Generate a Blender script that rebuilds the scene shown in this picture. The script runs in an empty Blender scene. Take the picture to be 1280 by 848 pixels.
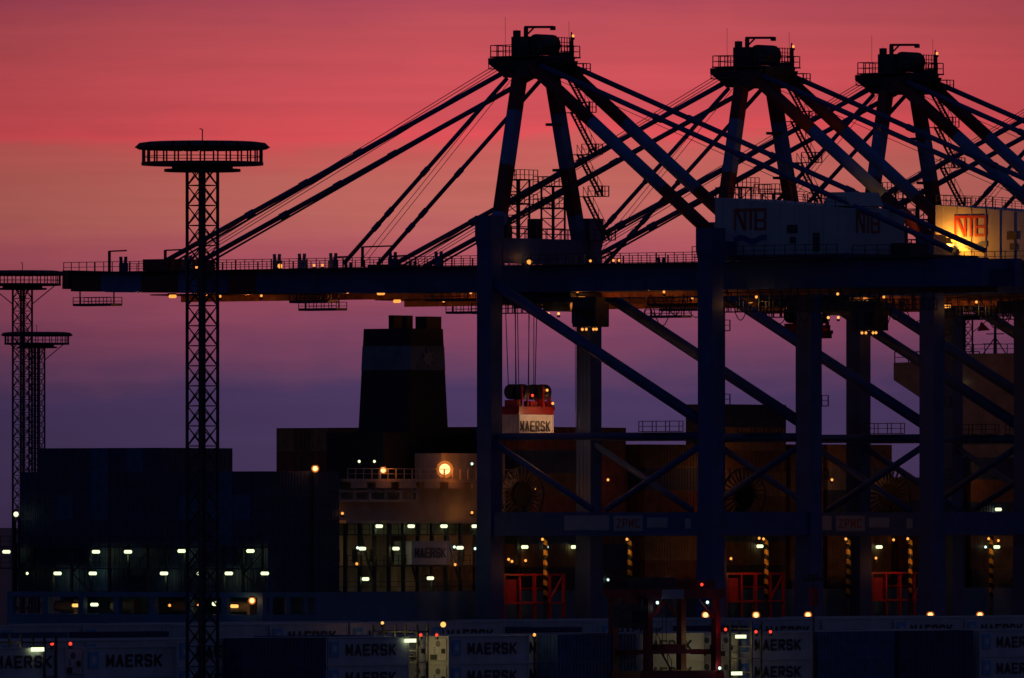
import bpy, math, random
from mathutils import Vector, Matrix
R = math.radians
rnd = random.Random(7)
sc = bpy.context.scene
col = sc.collection

# ------------------------------------------------------------------ camera
CAMZ, FPX, YH = 15.7, 16000.0, 655.0          # height, focal length and horizon line in photo pixels
cam_d = bpy.data.cameras.new('camera')
cam_d.sensor_width = 36.0
cam_d.lens = 36.0 * FPX / 1280.0
cam_d.shift_y = (YH - 424.0) / 1280.0
cam_d.clip_start, cam_d.clip_end = 5.0, 90000.0
cam = bpy.data.objects.new('camera', cam_d)
col.objects.link(cam)
cam.location = (0, 0, CAMZ)
cam.rotation_euler = (R(90), 0, 0)
sc.camera = cam

# ------------------------------------------------------------------ world: afterglow sky
w = bpy.data.worlds.new('World'); sc.world = w; w.use_nodes = True
nt = w.node_tree; nt.nodes.clear()
def N(t, **k):
    n = nt.nodes.new(t)
    for a, b in k.items(): setattr(n, a, b)
    return n
def L(a, b): nt.links.new(a, b)
def lin(c):
    return tuple(((x / 255) / 12.92 if x / 255 <= 0.04045 else ((x / 255 + 0.055) / 1.055) ** 2.4) for x in c) + (1.0,)
def math_n(op, a=None, b=None, va=0.0, vb=0.0):
    n = N('ShaderNodeMath', operation=op)
    if a is not None: L(a, n.inputs[0])
    else: n.inputs[0].default_value = va
    if b is not None: L(b, n.inputs[1])
    else: n.inputs[1].default_value = vb
    return n.outputs[0]
tc = N('ShaderNodeTexCoord')
sep = N('ShaderNodeSeparateXYZ'); L(tc.outputs['Generated'], sep.inputs[0])
X, Y, Z = sep.outputs
def noise_xz(sx, sz, scale=1.0, detail=4.0, off=0.0):
    c = N('ShaderNodeCombineXYZ')
    L(math_n('MULTIPLY', X, vb=sx), c.inputs[0]); L(math_n('MULTIPLY', Z, vb=sz), c.inputs[2])
    c.inputs[1].default_value = off
    n = N('ShaderNodeTexNoise'); n.inputs['Scale'].default_value = scale; n.inputs['Detail'].default_value = detail
    L(c.outputs[0], n.inputs['Vector'])
    return n.outputs['Fac']
warp = math_n('MULTIPLY', math_n('SUBTRACT', noise_xz(55, 260, 1, 5), vb=0.5), vb=0.0042)
warp2 = math_n('MULTIPLY', math_n('SUBTRACT', noise_xz(260, 700, 1, 4, 3.0), vb=0.5), vb=0.0019)
tilt = math_n('MULTIPLY', X, vb=-0.014)
e = math_n('ADD', math_n('ADD', Z, warp), math_n('ADD', warp2, tilt))
t = math_n('MULTIPLY', e, vb=1 / 0.05)
ramp = N('ShaderNodeValToRGB'); L(t, ramp.inputs[0])
stops = [(0.00, (63, 49, 83)), (0.10, (69, 54, 90)), (0.164, (70, 54, 92)), (0.205, (73, 55, 94)), (0.235, (94, 61, 95)),
         (0.316, (133, 68, 95)), (0.37, (155, 76, 98)), (0.429, (176, 86, 98)), (0.491, (190, 102, 96)), (0.54, (190, 99, 93)),
         (0.588, (200, 91, 90)), (0.612, (222, 80, 88)), (0.645, (206, 78, 87)), (0.69, (208, 80, 90)), (0.74, (196, 78, 88)),
         (0.78, (188, 77, 88)), (0.83, (172, 70, 90)), (1.0, (140, 60, 95))]
cr = ramp.color_ramp
cr.elements[0].position, cr.elements[0].color = stops[0][0], lin(stops[0][1])
cr.elements[1].position, cr.elements[1].color = stops[-1][0], lin(stops[-1][1])
for p, c in stops[1:-1]:
    el = cr.elements.new(p); el.color = lin(c)
ramp2 = N('ShaderNodeValToRGB'); L(Z, ramp2.inputs[0])
c2 = ramp2.color_ramp
c2.elements[0].position, c2.elements[0].color = 0.05, lin((140, 60, 100))
c2.elements[1].position, c2.elements[1].color = 0.55, (0.011, 0.016, 0.046, 1)
el = c2.elements.new(0.14); el.color = (0.05, 0.03, 0.075, 1)
def smooth(v, a, b):
    m = N('ShaderNodeMapRange', interpolation_type='SMOOTHSTEP'); L(v, m.inputs[0])
    m.inputs[1].default_value, m.inputs[2].default_value = a, b
    return m.outputs[0]
def mixc(f, a, b):
    m = N('ShaderNodeMix', data_type='RGBA'); L(f, m.inputs[0])
    for s, i in ((a, 6), (b, 7)):
        if hasattr(s, 'is_linked'): L(s, m.inputs[i])
        else: m.inputs[i].default_value = s
    return m.outputs[2]
front = mixc(smooth(Z, 0.046, 0.054), ramp.outputs[0], ramp2.outputs[0])
streak = math_n('ADD', math_n('MULTIPLY', noise_xz(30, 900, 1, 6, 9.0), vb=0.26), vb=0.87)
# the glow is strongest over the spot where the sun went down and fades to both sides
az = math_n('DIVIDE', math_n('SUBTRACT', X, vb=0.004), vb=0.05)
glow = math_n('ADD', math_n('MULTIPLY', math_n('POWER', va=0.3679, b=math_n('MULTIPLY', az, az)), vb=0.58), vb=0.42)
streak = math_n('MULTIPLY', streak, glow)
vm = N('ShaderNodeVectorMath', operation='SCALE'); L(front, vm.inputs[0]); L(streak, vm.inputs['Scale'])
dome = mixc(smooth(Y, -0.1, 0.8), (0.013, 0.0185, 0.050, 1), vm.outputs[0])
sky = N('ShaderNodeTexSky', sky_type='NISHITA'); sky.sun_disc = False
sky.sun_elevation = R(-4.0); sky.sun_rotation = R(8.0)
add = N('ShaderNodeMix', data_type='RGBA', blend_type='ADD'); add.inputs[0].default_value = 0.03
L(dome, add.inputs[6]); L(sky.outputs[0], add.inputs[7])
bg = N('ShaderNodeBackground'); L(add.outputs[2], bg.inputs[0]); bg.inputs[1].default_value = 1.0
out = N('ShaderNodeOutputWorld'); L(bg.outputs[0], out.inputs[0])

# ------------------------------------------------------------------ sun (already down: only a trace of red from behind)
sd = bpy.data.lights.new('sun', 'SUN'); sd.energy = 0.03; sd.angle = R(12); sd.color = (1, 0.45, 0.35)
sun = bpy.data.objects.new('sun', sd); col.objects.link(sun)
sun.rotation_euler = (R(-88), 0, R(-8))
sun.location = (0, 0, 200)

sc.view_settings.view_transform = 'Standard'
sc.view_settings.look = 'None'
sc.view_settings.exposure = 0.0
sc.view_settings.gamma = 1.0
sc.render.engine = 'CYCLES'
sc.cycles.use_denoising = True
sc.cycles.max_bounces = 5
sc.cycles.sample_clamp_indirect = 2.0

# ------------------------------------------------------------------ quay frame: local x = v (along the quay), y = u (seaward)
D0 = 1400.0
CU, SU = 0.783, 0.6221                         # how the quay lies to the camera
ANG = math.atan2(CU, SU)
X0 = (612 - 640) / FPX * D0
def Q(v, u, z=0.0): return Vector((X0 - CU * u + SU * v, D0 + SU * u + CU * v, z))
def v_at(px, u):
    k = (px - 640) / FPX
    return (k * (D0 + SU * u) - X0 + CU * u) / (SU - CU * k)
def u_at(px, v):
    k = (px - 640) / FPX
    return (X0 + SU * v - k * (D0 + CU * v)) / (CU + SU * k)
def z_at(py, u, v): return CAMZ + (YH - py) * (D0 + SU * u + CU * v) / FPX
def uv_of(px, D):
    x, y = (px - 640) / FPX * D - X0, D - D0
    return (-CU * x + SU * y, SU * x + CU * y)   # u, v

# ------------------------------------------------------------------ materials
MATS = {}
def mat(name, color, rough=0.6, metal=0.0, var=0.25, scale=1.2, emit=None, strength=0.0, bump=0.0):
    if name in MATS: return MATS[name]
    m = bpy.data.materials.new(name); m.use_nodes = True
    n = m.node_tree; b = n.nodes['Principled BSDF']
    b.inputs['Roughness'].default_value = rough; b.inputs['Metallic'].default_value = metal
    if emit is not None:
        b.inputs['Base Color'].default_value = (0.1, 0.1, 0.1, 1)
        b.inputs['Emission Color'].default_value = tuple(emit) + (1,)
        b.inputs['Emission Strength'].default_value = strength
        m.cycles.emission_sampling = 'NONE'
    else:
        g = n.nodes.new('ShaderNodeTexCoord')
        no = n.nodes.new('ShaderNodeTexNoise'); no.inputs['Scale'].default_value = scale; no.inputs['Detail'].default_value = 6
        n.links.new(g.outputs['Object'], no.inputs['Vector'])
        r = n.nodes.new('ShaderNodeValToRGB'); n.links.new(no.outputs['Fac'], r.inputs[0])
        r.color_ramp.elements[0].position = 0.3; r.color_ramp.elements[1].position = 0.7
        r.color_ramp.elements[0].color = tuple(c * (1 - var) for c in color) + (1,)
        r.color_ramp.elements[1].color = tuple(min(1, c * (1 + var * 0.5)) for c in color) + (1,)
        n.links.new(r.outputs[0], b.inputs['Base Color'])
        if bump:
            bp = n.nodes.new('ShaderNodeBump'); bp.inputs['Strength'].default_value = bump; bp.inputs['Distance'].default_value = 0.05
            n.links.new(no.outputs['Fac'], bp.inputs['Height']); n.links.new(bp.outputs[0], b.inputs['Normal'])
    MATS[name] = m
    return m
M_BLUE = mat('crane_blue_paint', (0.045, 0.09, 0.26), 0.5, var=0.3, scale=0.5)
M_PALE = mat('crane_pale_paint', (0.12, 0.22, 0.48), 0.5, var=0.3, scale=0.5)
M_RED = mat('crane_red_paint', (0.15, 0.03, 0.027), 0.5, var=0.3, scale=0.6)
M_BRED = mat('carrier_red_paint', (0.42, 0.018, 0.022), 0.42, var=0.25, scale=0.8)
M_CRED = mat('carrier_dark_red_paint', (0.24, 0.012, 0.016), 0.45, var=0.3, scale=0.8)
M_STEEL = mat('dark_steel', (0.05, 0.055, 0.07), 0.55, 0.3, var=0.4, scale=2)
M_PRIMER = mat('red_primer_paint', (0.4, 0.15, 0.07), 0.6, var=0.5, scale=1.5)
M_GALV = mat('galvanised_steel', (0.16, 0.17, 0.19), 0.5, 0.6, var=0.3, scale=3)
M_ROPE = mat('wire_rope', (0.06, 0.055, 0.05), 0.6, 0.4, var=0.3, scale=5)
M_BLACK = mat('black_rubber', (0.015, 0.015, 0.018), 0.7, var=0.3)
M_WHITE = mat('white_paint', (0.62, 0.63, 0.66), 0.5, var=0.2, scale=0.7)
M_HOUSE = mat('house_white_panel', (0.42, 0.47, 0.53), 0.45, var=0.16, scale=0.5)
M_CREAM = mat('ship_cream_paint', (0.58, 0.46, 0.32), 0.55, var=0.25, scale=0.6)
M_BUFF = mat('ship_buff_paint', (0.5, 0.37, 0.24), 0.55, var=0.3, scale=0.5)
M_HULL = mat('hull_blue_paint', (0.08, 0.21, 0.36), 0.5, var=0.3, scale=0.3)
M_FUNNEL = mat('funnel_black_paint', (0.02, 0.02, 0.025), 0.6, var=0.3)
M_BAND = mat('funnel_blue_band', (0.10, 0.16, 0.23), 0.6, var=0.4, scale=0.7)
M_LOGOR = mat('logo_red_paint', (0.4, 0.05, 0.04), 0.5, var=0.1)
M_LOGOB = mat('logo_blue_paint', (0.03, 0.1, 0.3), 0.5, var=0.1)
M_STARB = mat('badge_blue_paint', (0.13, 0.38, 0.62), 0.5, var=0.1)
M_INK = mat('lettering_navy_paint', (0.012, 0.014, 0.03), 0.5, var=0.1)
M_GLASS = mat('cab_glass', (0.02, 0.025, 0.03), 0.06, var=0.0)
M_FLAG = mat('flag_cloth', (0.6, 0.03, 0.05), 0.8, var=0.1)
M_SIGN = mat('sign_white_paint', (0.36, 0.36, 0.42), 0.5, var=0.15, scale=1)
M_GROUND = mat('quay_concrete', (0.11, 0.11, 0.115), 0.8, var=0.35, scale=0.15, bump=0.2)
L_SODIUM = mat('sodium_lens', None, emit=(1.0, 0.44, 0.1), strength=1.7)
L_FLOOD = mat('sodium_flood_lens', None, emit=(1.0, 0.5, 0.2), strength=3.6)
L_TUBE = mat('fluorescent_lens', None, emit=(0.86, 1.0, 0.55), strength=1.5)
L_COOL = mat('cool_white_lens', None, emit=(0.7, 1.0, 0.85), strength=1.5)
L_BOOM = mat('boom_lamp_lens', None, emit=(1.0, 0.36, 0.06), strength=1.3)
L_AMBER = mat('amber_lens', None, emit=(1.0, 0.36, 0.07), strength=1.5)
L_RED = mat('red_lens', None, emit=(1.0, 0.05, 0.02), strength=1.6)
def hazard():
    m = bpy.data.materials.new('hazard_stripes'); m.use_nodes = True
    n = m.node_tree; b = n.nodes['Principled BSDF']; b.inputs['Roughness'].default_value = 0.5
    g = n.nodes.new('ShaderNodeTexCoord'); mp = n.nodes.new('ShaderNodeMapping'); n.links.new(g.outputs['Object'], mp.inputs[0])
    mp.inputs['Rotation'].default_value = (0, R(52), 0)
    wv = n.nodes.new('ShaderNodeTexWave'); wv.inputs['Scale'].default_value = 0.36; wv.bands_direction = 'X'
    n.links.new(mp.outputs[0], wv.inputs['Vector'])
    r = n.nodes.new('ShaderNodeValToRGB'); r.color_ramp.interpolation = 'CONSTANT'; n.links.new(wv.outputs['Fac'], r.inputs[0])
    r.color_ramp.elements[0].color = (0.015, 0.014, 0.012, 1); r.color_ramp.elements[1].position = 0.5
    r.color_ramp.elements[1].color = (0.75, 0.42, 0.05, 1)
    n.links.new(r.outputs[0], b.inputs['Base Color'])
    return m
M_HAZ = hazard()

# ------------------------------------------------------------------ mesh helpers
class MB:
    def __init__(s): s.v, s.f = [], []
    def add(s, vs, fs):
        b = len(s.v); s.v += [tuple(p) for p in vs]; s.f += [tuple(i + b for i in q) for q in fs]; return s
    def box(s, x0, x1, y0, y1, z0, z1):
        return s.add([(x, y, z) for z in (z0, z1) for y in (y0, y1) for x in (x0, x1)],
                     [(0, 2, 3, 1), (4, 5, 7, 6), (0, 1, 5, 4), (2, 6, 7, 3), (0, 4, 6, 2), (1, 3, 7, 5)])
    def frustum(s, a, b):      # a, b = (x0,x1,y0,y1,z)
        vs = [(x, y, q[4]) for q in (a, b) for y in (q[2], q[3]) for x in (q[0], q[1])]
        return s.add(vs, [(0, 2, 3, 1), (4, 5, 7, 6), (0, 1, 5, 4), (2, 6, 7, 3), (0, 4, 6, 2), (1, 3, 7, 5)])
    def beam(s, p, q, wd, h=None, up=(0, 0, 1), w2=None):
        h = h or wd; w2 = w2 or wd; k = w2 / wd
        p, q = Vector(p), Vector(q); d = (q - p).normalized(); upv = Vector(up)
        if abs(d.dot(upv)) > 0.999: upv = Vector((1, 0, 0))
        a = d.cross(upv).normalized(); b = a.cross(d).normalized()
        vs = []
        for c, f in ((p, 1.0), (q, k)):
            for i, j in ((-1, -1), (1, -1), (1, 1), (-1, 1)): vs.append(c + a * (i * wd / 2 * f) + b * (j * h / 2 * f))
        return s.add(vs, [(3, 2, 1, 0), (4, 5, 6, 7), (0, 1, 5, 4), (1, 2, 6, 5), (2, 3, 7, 6), (3, 0, 4, 7)])
    def tube(s, p, q, r, n=8, r2=None):
        r2 = r if r2 is None else r2
        p, q = Vector(p), Vector(q); d = (q - p).normalized(); upv = Vector((0, 0, 1))
        if abs(d.z) > 0.99: upv = Vector((1, 0, 0))
        a = d.cross(upv).normalized(); b = a.cross(d).normalized()
        vs = []
        for c, rr in ((p, r), (q, r2)):
            for i in range(n):
                t_ = 2 * math.pi * i / n; vs.append(c + a * (rr * math.cos(t_)) + b * (rr * math.sin(t_)))
        fs = [(i, (i + 1) % n, n + (i + 1) % n, n + i) for i in range(n)] + [tuple(range(n - 1, -1, -1)), tuple(range(n, 2 * n))]
        return s.add(vs, fs)
    def path(s, pts, r, n=6):
        for a, b in zip(pts, pts[1:]): s.tube(a, b, r, n)
        return s
    def rail(s, p, q, h=1.1, sp=1.6, th=0.07, mid=True, posts=True):
        p, q = Vector(p), Vector(q); ln = (q - p).length; n = max(1, int(round(ln / sp)))
        up = Vector((0, 0, h))
        s.beam(p + up, q + up, th)
        if mid: s.beam(p + up * 0.5, q + up * 0.5, th * 0.8)
        if posts:
            for i in range(n + 1):
                c = p + (q - p) * (i / n); s.beam(c, c + up, th)
        return s
    def prism(s, outline, axis, a, b):   # outline of 2-D points extruded along axis from a to b
        n = len(outline); vs = []
        for c in (a, b):
            for (i, j) in outline:
                vs.append({'x': (c, i, j), 'y': (i, c, j), 'z': (i, j, c)}[axis])
        fs = [(i, (i + 1) % n, n + (i + 1) % n, n + i) for i in range(n)] + [tuple(range(n - 1, -1, -1)), tuple(range(n, 2 * n))]
        return s.add(vs, fs)
    def mesh(s, name, m, off=None):
        me = bpy.data.meshes.new(name)
        vs = s.v if off is None else [(a - off[0], b - off[1], c - off[2]) for a, b, c in s.v]
        me.from_pydata(vs, [], s.f); me.update()
        import bmesh
        bm = bmesh.new(); bm.from_mesh(me); bmesh.ops.recalc_face_normals(bm, faces=bm.faces); bm.to_mesh(me); bm.free()
        me.materials.append(m)
        return me
    def build(s, name, m, parent=None, off=None, loc=None):
        return link(name, s.mesh(name, m, off), parent, loc)
def link(name, me, parent=None, loc=None, rot=None):
    o = bpy.data.objects.new(name, me); col.objects.link(o)
    if parent is not None: o.parent = parent
    if loc is not None: o.location = loc
    if rot is not None: o.rotation_euler = rot
    return o
def tag(o, label, cat, group=None):
    o['label'] = label; o['category'] = cat
    if group: o['group'] = group
    return o
def struct(o): o['kind'] = 'structure'; return o
def place(o, v, u, z=0.0, rot=0.0):
    o.location = Q(v, u, z); o.rotation_euler = (0, 0, ANG + rot); return o
def thing(name, label, cat, v, u, z=0.0, rot=0.0, group=None):
    o = bpy.data.objects.new(name, None); col.objects.link(o); o.empty_display_size = 1
    place(o, v, u, z, rot); return tag(o, label, cat, group)
def copy_tree(o, parent=None):
    c = o.copy(); col.objects.link(c); c.parent = parent
    for ch in list(o.children): copy_tree(ch, c)
    return c
def smooth_shade(o):
    for p in o.data.polygons: p.use_smooth = True
    return o

def smooth_all(o):
    for p in o.data.polygons: p.use_smooth = True
def bloom_mat():  # see-through glowing orange shell, imitates bloom round the flood lamps
    m = bpy.data.materials.new('orange_bloom_shell'); m.use_nodes = True; n = m.node_tree; n.nodes.clear()
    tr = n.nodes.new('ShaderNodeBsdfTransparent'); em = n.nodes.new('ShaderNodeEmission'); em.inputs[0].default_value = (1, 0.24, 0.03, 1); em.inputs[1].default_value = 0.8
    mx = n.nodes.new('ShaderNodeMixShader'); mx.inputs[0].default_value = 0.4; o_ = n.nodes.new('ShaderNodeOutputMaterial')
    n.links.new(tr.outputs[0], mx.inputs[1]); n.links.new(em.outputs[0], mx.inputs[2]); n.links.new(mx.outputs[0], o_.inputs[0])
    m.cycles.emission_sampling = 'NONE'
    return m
M_BLOOM = bloom_mat()
# lamps: a housing with a lens, and the light they give
def lens_mesh(kind):
    mb = MB()
    if kind == 'flood':
        for i in range(6):
            a0, a1 = math.pi * i / 6, math.pi * (i + 1) / 6
            mb.tube((0, 0, -0.62 * math.cos(a0)), (0, 0, -0.62 * math.cos(a1)), max(0.02, 0.62 * math.sin(a0)), 12, max(0.02, 0.62 * math.sin(a1)))
    elif kind == 'ball':
        for i in range(5):
            a0, a1 = math.pi * i / 5, math.pi * (i + 1) / 5
            mb.tube((0, 0, -0.28 * math.cos(a0)), (0, 0, -0.28 * math.cos(a1)), max(0.02, 0.28 * math.sin(a0)), 10, max(0.02, 0.28 * math.sin(a1)))
    elif kind == 'dot':
        for i in range(4):
            a0, a1 = math.pi * i / 4, math.pi * (i + 1) / 4
            mb.tube((0, 0, -0.155 * math.cos(a0)), (0, 0, -0.155 * math.cos(a1)), max(0.02, 0.155 * math.sin(a0)), 8, max(0.02, 0.155 * math.sin(a1)))
    elif kind == 'bulk':
        mb.tube((-0.4, 0, 0), (0.4, 0, 0), 0.19, 10); mb.tube((-0.5, 0, 0), (-0.4, 0, 0), 0.1, 10, 0.19); mb.tube((0.4, 0, 0), (0.5, 0, 0), 0.19, 10, 0.1)
    elif kind == 'strip':
        mb.box(-0.75, 0.75, -0.09, 0.09, -0.17, 0.17)
    return mb
LM = {}
def lamp(parent, loc, kind='bulk', lens=None, power=0.0, color=(1, 0.5, 0.15), name='lamp', rotz=0.0, shift=(0, 0, 0), radius=0.3):
    lens = lens or L_TUBE
    hk = ('h', kind)
    if hk not in LM:
        mb = MB()
        if kind == 'flood': mb.box(-0.4, 0.4, 0.55, 0.85, -0.45, 0.45); mb.box(-0.06, 0.06, 0.3, 0.62, -1.1, -0.4)
        elif kind == 'ball': mb.box(-0.2, 0.2, -0.2, 0.2, 0.32, 0.5)
        elif kind == 'dot': mb.box(-0.12, 0.12, -0.12, 0.12, -0.42, -0.18)
        elif kind == 'strip': mb.box(-0.8, 0.8, -0.12, 0.12, 0.175, 0.28)
        else: mb.box(-0.5, 0.5, -0.1, 0.3, 0.24, 0.36)
        LM[hk] = mb.mesh('lamp_housing', M_STEEL)
    lk = (kind, lens.name)
    if lk not in LM: LM[lk] = lens_mesh(kind).mesh('lamp_lens', lens)
    o = link(name, LM[hk], parent, loc, (0, 0, rotz))
    link('lens', LM[lk], o)
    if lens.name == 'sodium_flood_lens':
        gk = ('bloom_shell', kind)
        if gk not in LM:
            g_ = lens_mesh(kind); g_.v = [(a * 1.55, b_ * 1.55, c_ * 1.55) for a, b_, c_ in g_.v]; LM[gk] = g_.mesh('lamp_bloom', M_BLOOM)
        smooth_all(link('bloom_shell', LM[gk], o))  # added halo shell, not a glass part of the lamp
    if power:
        k = (round(power, 1), color, radius)
        if k not in LM:
            ld = bpy.data.lights.new('lamp_light', 'POINT'); ld.energy = power; ld.color = color; ld.shadow_soft_size = radius
            LM[k] = ld
        lo = bpy.data.objects.new('lamp_light', LM[k]); col.objects.link(lo); lo.parent = o; lo.location = shift
    return o

# lettering
TXT = {}
STROKES = {'M': [((0, 0), (0, 1)), ((0, 1), (0.5, 0.25)), ((0.5, 0.25), (1, 1)), ((1, 1), (1, 0))],
           'A': [((0, 0), (0.5, 1)), ((0.5, 1), (1, 0)), ((0.2, 0.3), (0.8, 0.3))],
           'E': [((0, 0), (0, 1)), ((0, 1), (1, 1)), ((0, 0.5), (0.85, 0.5)), ((0, 0), (1, 0))],
           'R': [((0, 0), (0, 1)), ((0, 1), (0.8, 1)), ((0.8, 1), (1, 0.87)), ((1, 0.87), (1, 0.6)), ((1, 0.6), (0.8, 0.47)), ((0.8, 0.47), (0, 0.47)), ((0.5, 0.47), (1, 0))],
           'S': [((1, 0.85), (0.8, 1)), ((0.8, 1), (0.15, 1)), ((0.15, 1), (0, 0.85)), ((0, 0.85), (0, 0.65)), ((0, 0.65), (0.15, 0.53)), ((0.15, 0.53), (0.85, 0.47)), ((0.85, 0.47), (1, 0.33)), ((1, 0.33), (1, 0.15)), ((1, 0.15), (0.85, 0)), ((0.85, 0), (0.2, 0)), ((0.2, 0), (0, 0.15))],
           'K': [((0, 0), (0, 1)), ((1, 1), (0, 0.4)), ((0.3, 0.58), (1, 0))],
           'Z': [((0, 1), (1, 1)), ((1, 1), (0, 0)), ((0, 0), (1, 0))],
           'P': [((0, 0), (0, 1)), ((0, 1), (0.85, 1)), ((0.85, 1), (1, 0.85)), ((1, 0.85), (1, 0.6)), ((1, 0.6), (0.85, 0.45)), ((0.85, 0.45), (0, 0.45))],
           'C': [((1, 0.85), (0.85, 1)), ((0.85, 1), (0.15, 1)), ((0.15, 1), (0, 0.85)), ((0, 0.85), (0, 0.15)), ((0, 0.15), (0.15, 0)), ((0.15, 0), (0.85, 0)), ((0.85, 0), (1, 0.15))]}
def text_mesh(body, height, width, m):
    k = (body, height, width, m.name)
    if k in TXT: return TXT[k]
    n = len(body); gap = 0.3; cw = width / (n + gap * (n - 1)); th = min(cw * 0.24, height * 0.19)
    mb = MB(); q = 0
    for i, ch in enumerate(body):
        x0 = i * cw * (1 + gap)
        for (a, b_) in STROKES[ch]:
            p = Vector((x0 + th / 2 + a[0] * (cw - th), th / 2 + a[1] * (height - th))); r = Vector((x0 + th / 2 + b_[0] * (cw - th), th / 2 + b_[1] * (height - th)))
            d = (r - p).normalized(); nn_ = Vector((-d.y, d.x)) * th / 2; p = p - d * th * 0.42; r = r + d * th * 0.42
            y0 = -0.012 - 0.003 * (q % 4); q += 1
            mb.prism([tuple(p - nn_), tuple(r - nn_), tuple(r + nn_), tuple(p + nn_)], 'y', y0, 0.012)
    TXT[k] = mb.mesh('lettering', m)
    return TXT[k]
#=====SETTING
# ------------------------------------------------------------------ the setting
def ground_slab(name, u0, u1, v0, v1, z0, z1, m):
    o = MB().box(v0, v1, u0, u1, z0, z1).build(name, m); place(o, 0, 0); return struct(o)
ground_slab('ground', -1700, 3.6, -1800, 2600, -9, 0.0, M_GROUND)
coping = MB().box(-400, 600, 3.0, 4.1, -0.5, 0.22).build('quay_coping', mat('coping_stone', (0.22, 0.21, 0.2), 0.8)); place(coping, 0, 0); struct(coping)
for u_ in (0.0, -30.5):
    struct(place(MB().box(-300, 400, u_ - 0.06, u_ + 0.06, 0.004, 0.06).build('crane_rail', M_STEEL), 0, 0))
mw = bpy.data.materials.new('harbour_water'); mw.use_nodes = True
b = mw.node_tree.nodes['Principled BSDF']; b.inputs['Base Color'].default_value = (0.012, 0.016, 0.024, 1); b.inputs['Roughness'].default_value = 0.12
g = mw.node_tree.nodes.new('ShaderNodeTexCoord'); no = mw.node_tree.nodes.new('ShaderNodeTexNoise'); no.inputs['Scale'].default_value = 0.25; no.inputs['Detail'].default_value = 5
bp = mw.node_tree.nodes.new('ShaderNodeBump'); bp.inputs['Strength'].default_value = 0.12; bp.inputs['Distance'].default_value = 0.3
mw.node_tree.links.new(g.outputs['Object'], no.inputs['Vector']); mw.node_tree.links.new(no.outputs['Fac'], bp.inputs['Height']); mw.node_tree.links.new(bp.outputs[0], b.inputs['Normal'])
wat = MB().add([(-40000, -40000, 0), (40000, -40000, 0), (40000, 40000, 0), (-40000, 40000, 0)], [(0, 1, 2, 3)]).build('water', mw); wat.location = (0, 0, -5); struct(wat)
# the mole across the basin that carries the far light masts
mole = MB().box(-30000, 36000, 0, 36000, -6, 0).build('mole', M_GROUND); place(mole, 0, 225); struct(mole)
#=====CRANE
# ------------------------------------------------------------------ ship-to-shore crane (x along quay 0..17.6, y seaward, z up)
W, G = 17.6, 30.5
GV = (5.8, 11.8)                                  # the twin girders
ZT, ZB = 44.1, 41.1
def bands(cr_, name, p, q, r, cols, n=12, rnd_=True, h=None):
    p, q = Vector(p), Vector(q); k = sum(c[0] for c in cols); t0 = 0
    for (ln, m) in cols:
        a = p + (q - p) * (t0 / k); t0 += ln; b_ = p + (q - p) * (t0 / k)
        mb = MB()
        if rnd_: mb.tube(a, b_, r, n); o = smooth_tube(mb.build(name, m, cr_))
        else: mb.beam(a, b_, r, h).build(name, m, cr_)
def smooth_tube(o):
    for p in o.data.polygons:
        if len(p.vertices) == 4: p.use_smooth = True
    return o
def stay(cr_, name, p, q, r, joints):
    p, q = Vector(p), Vector(q); mb = MB().tube(p, q, r, 8)
    for j in joints:
        c = p + (q - p) * j; d = (q - p).normalized() * 0.55
        mb.tube(c - d, c + d, r * 1.3, 8)
    smooth_tube(mb.build(name, M_BLUE, cr_))
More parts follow.
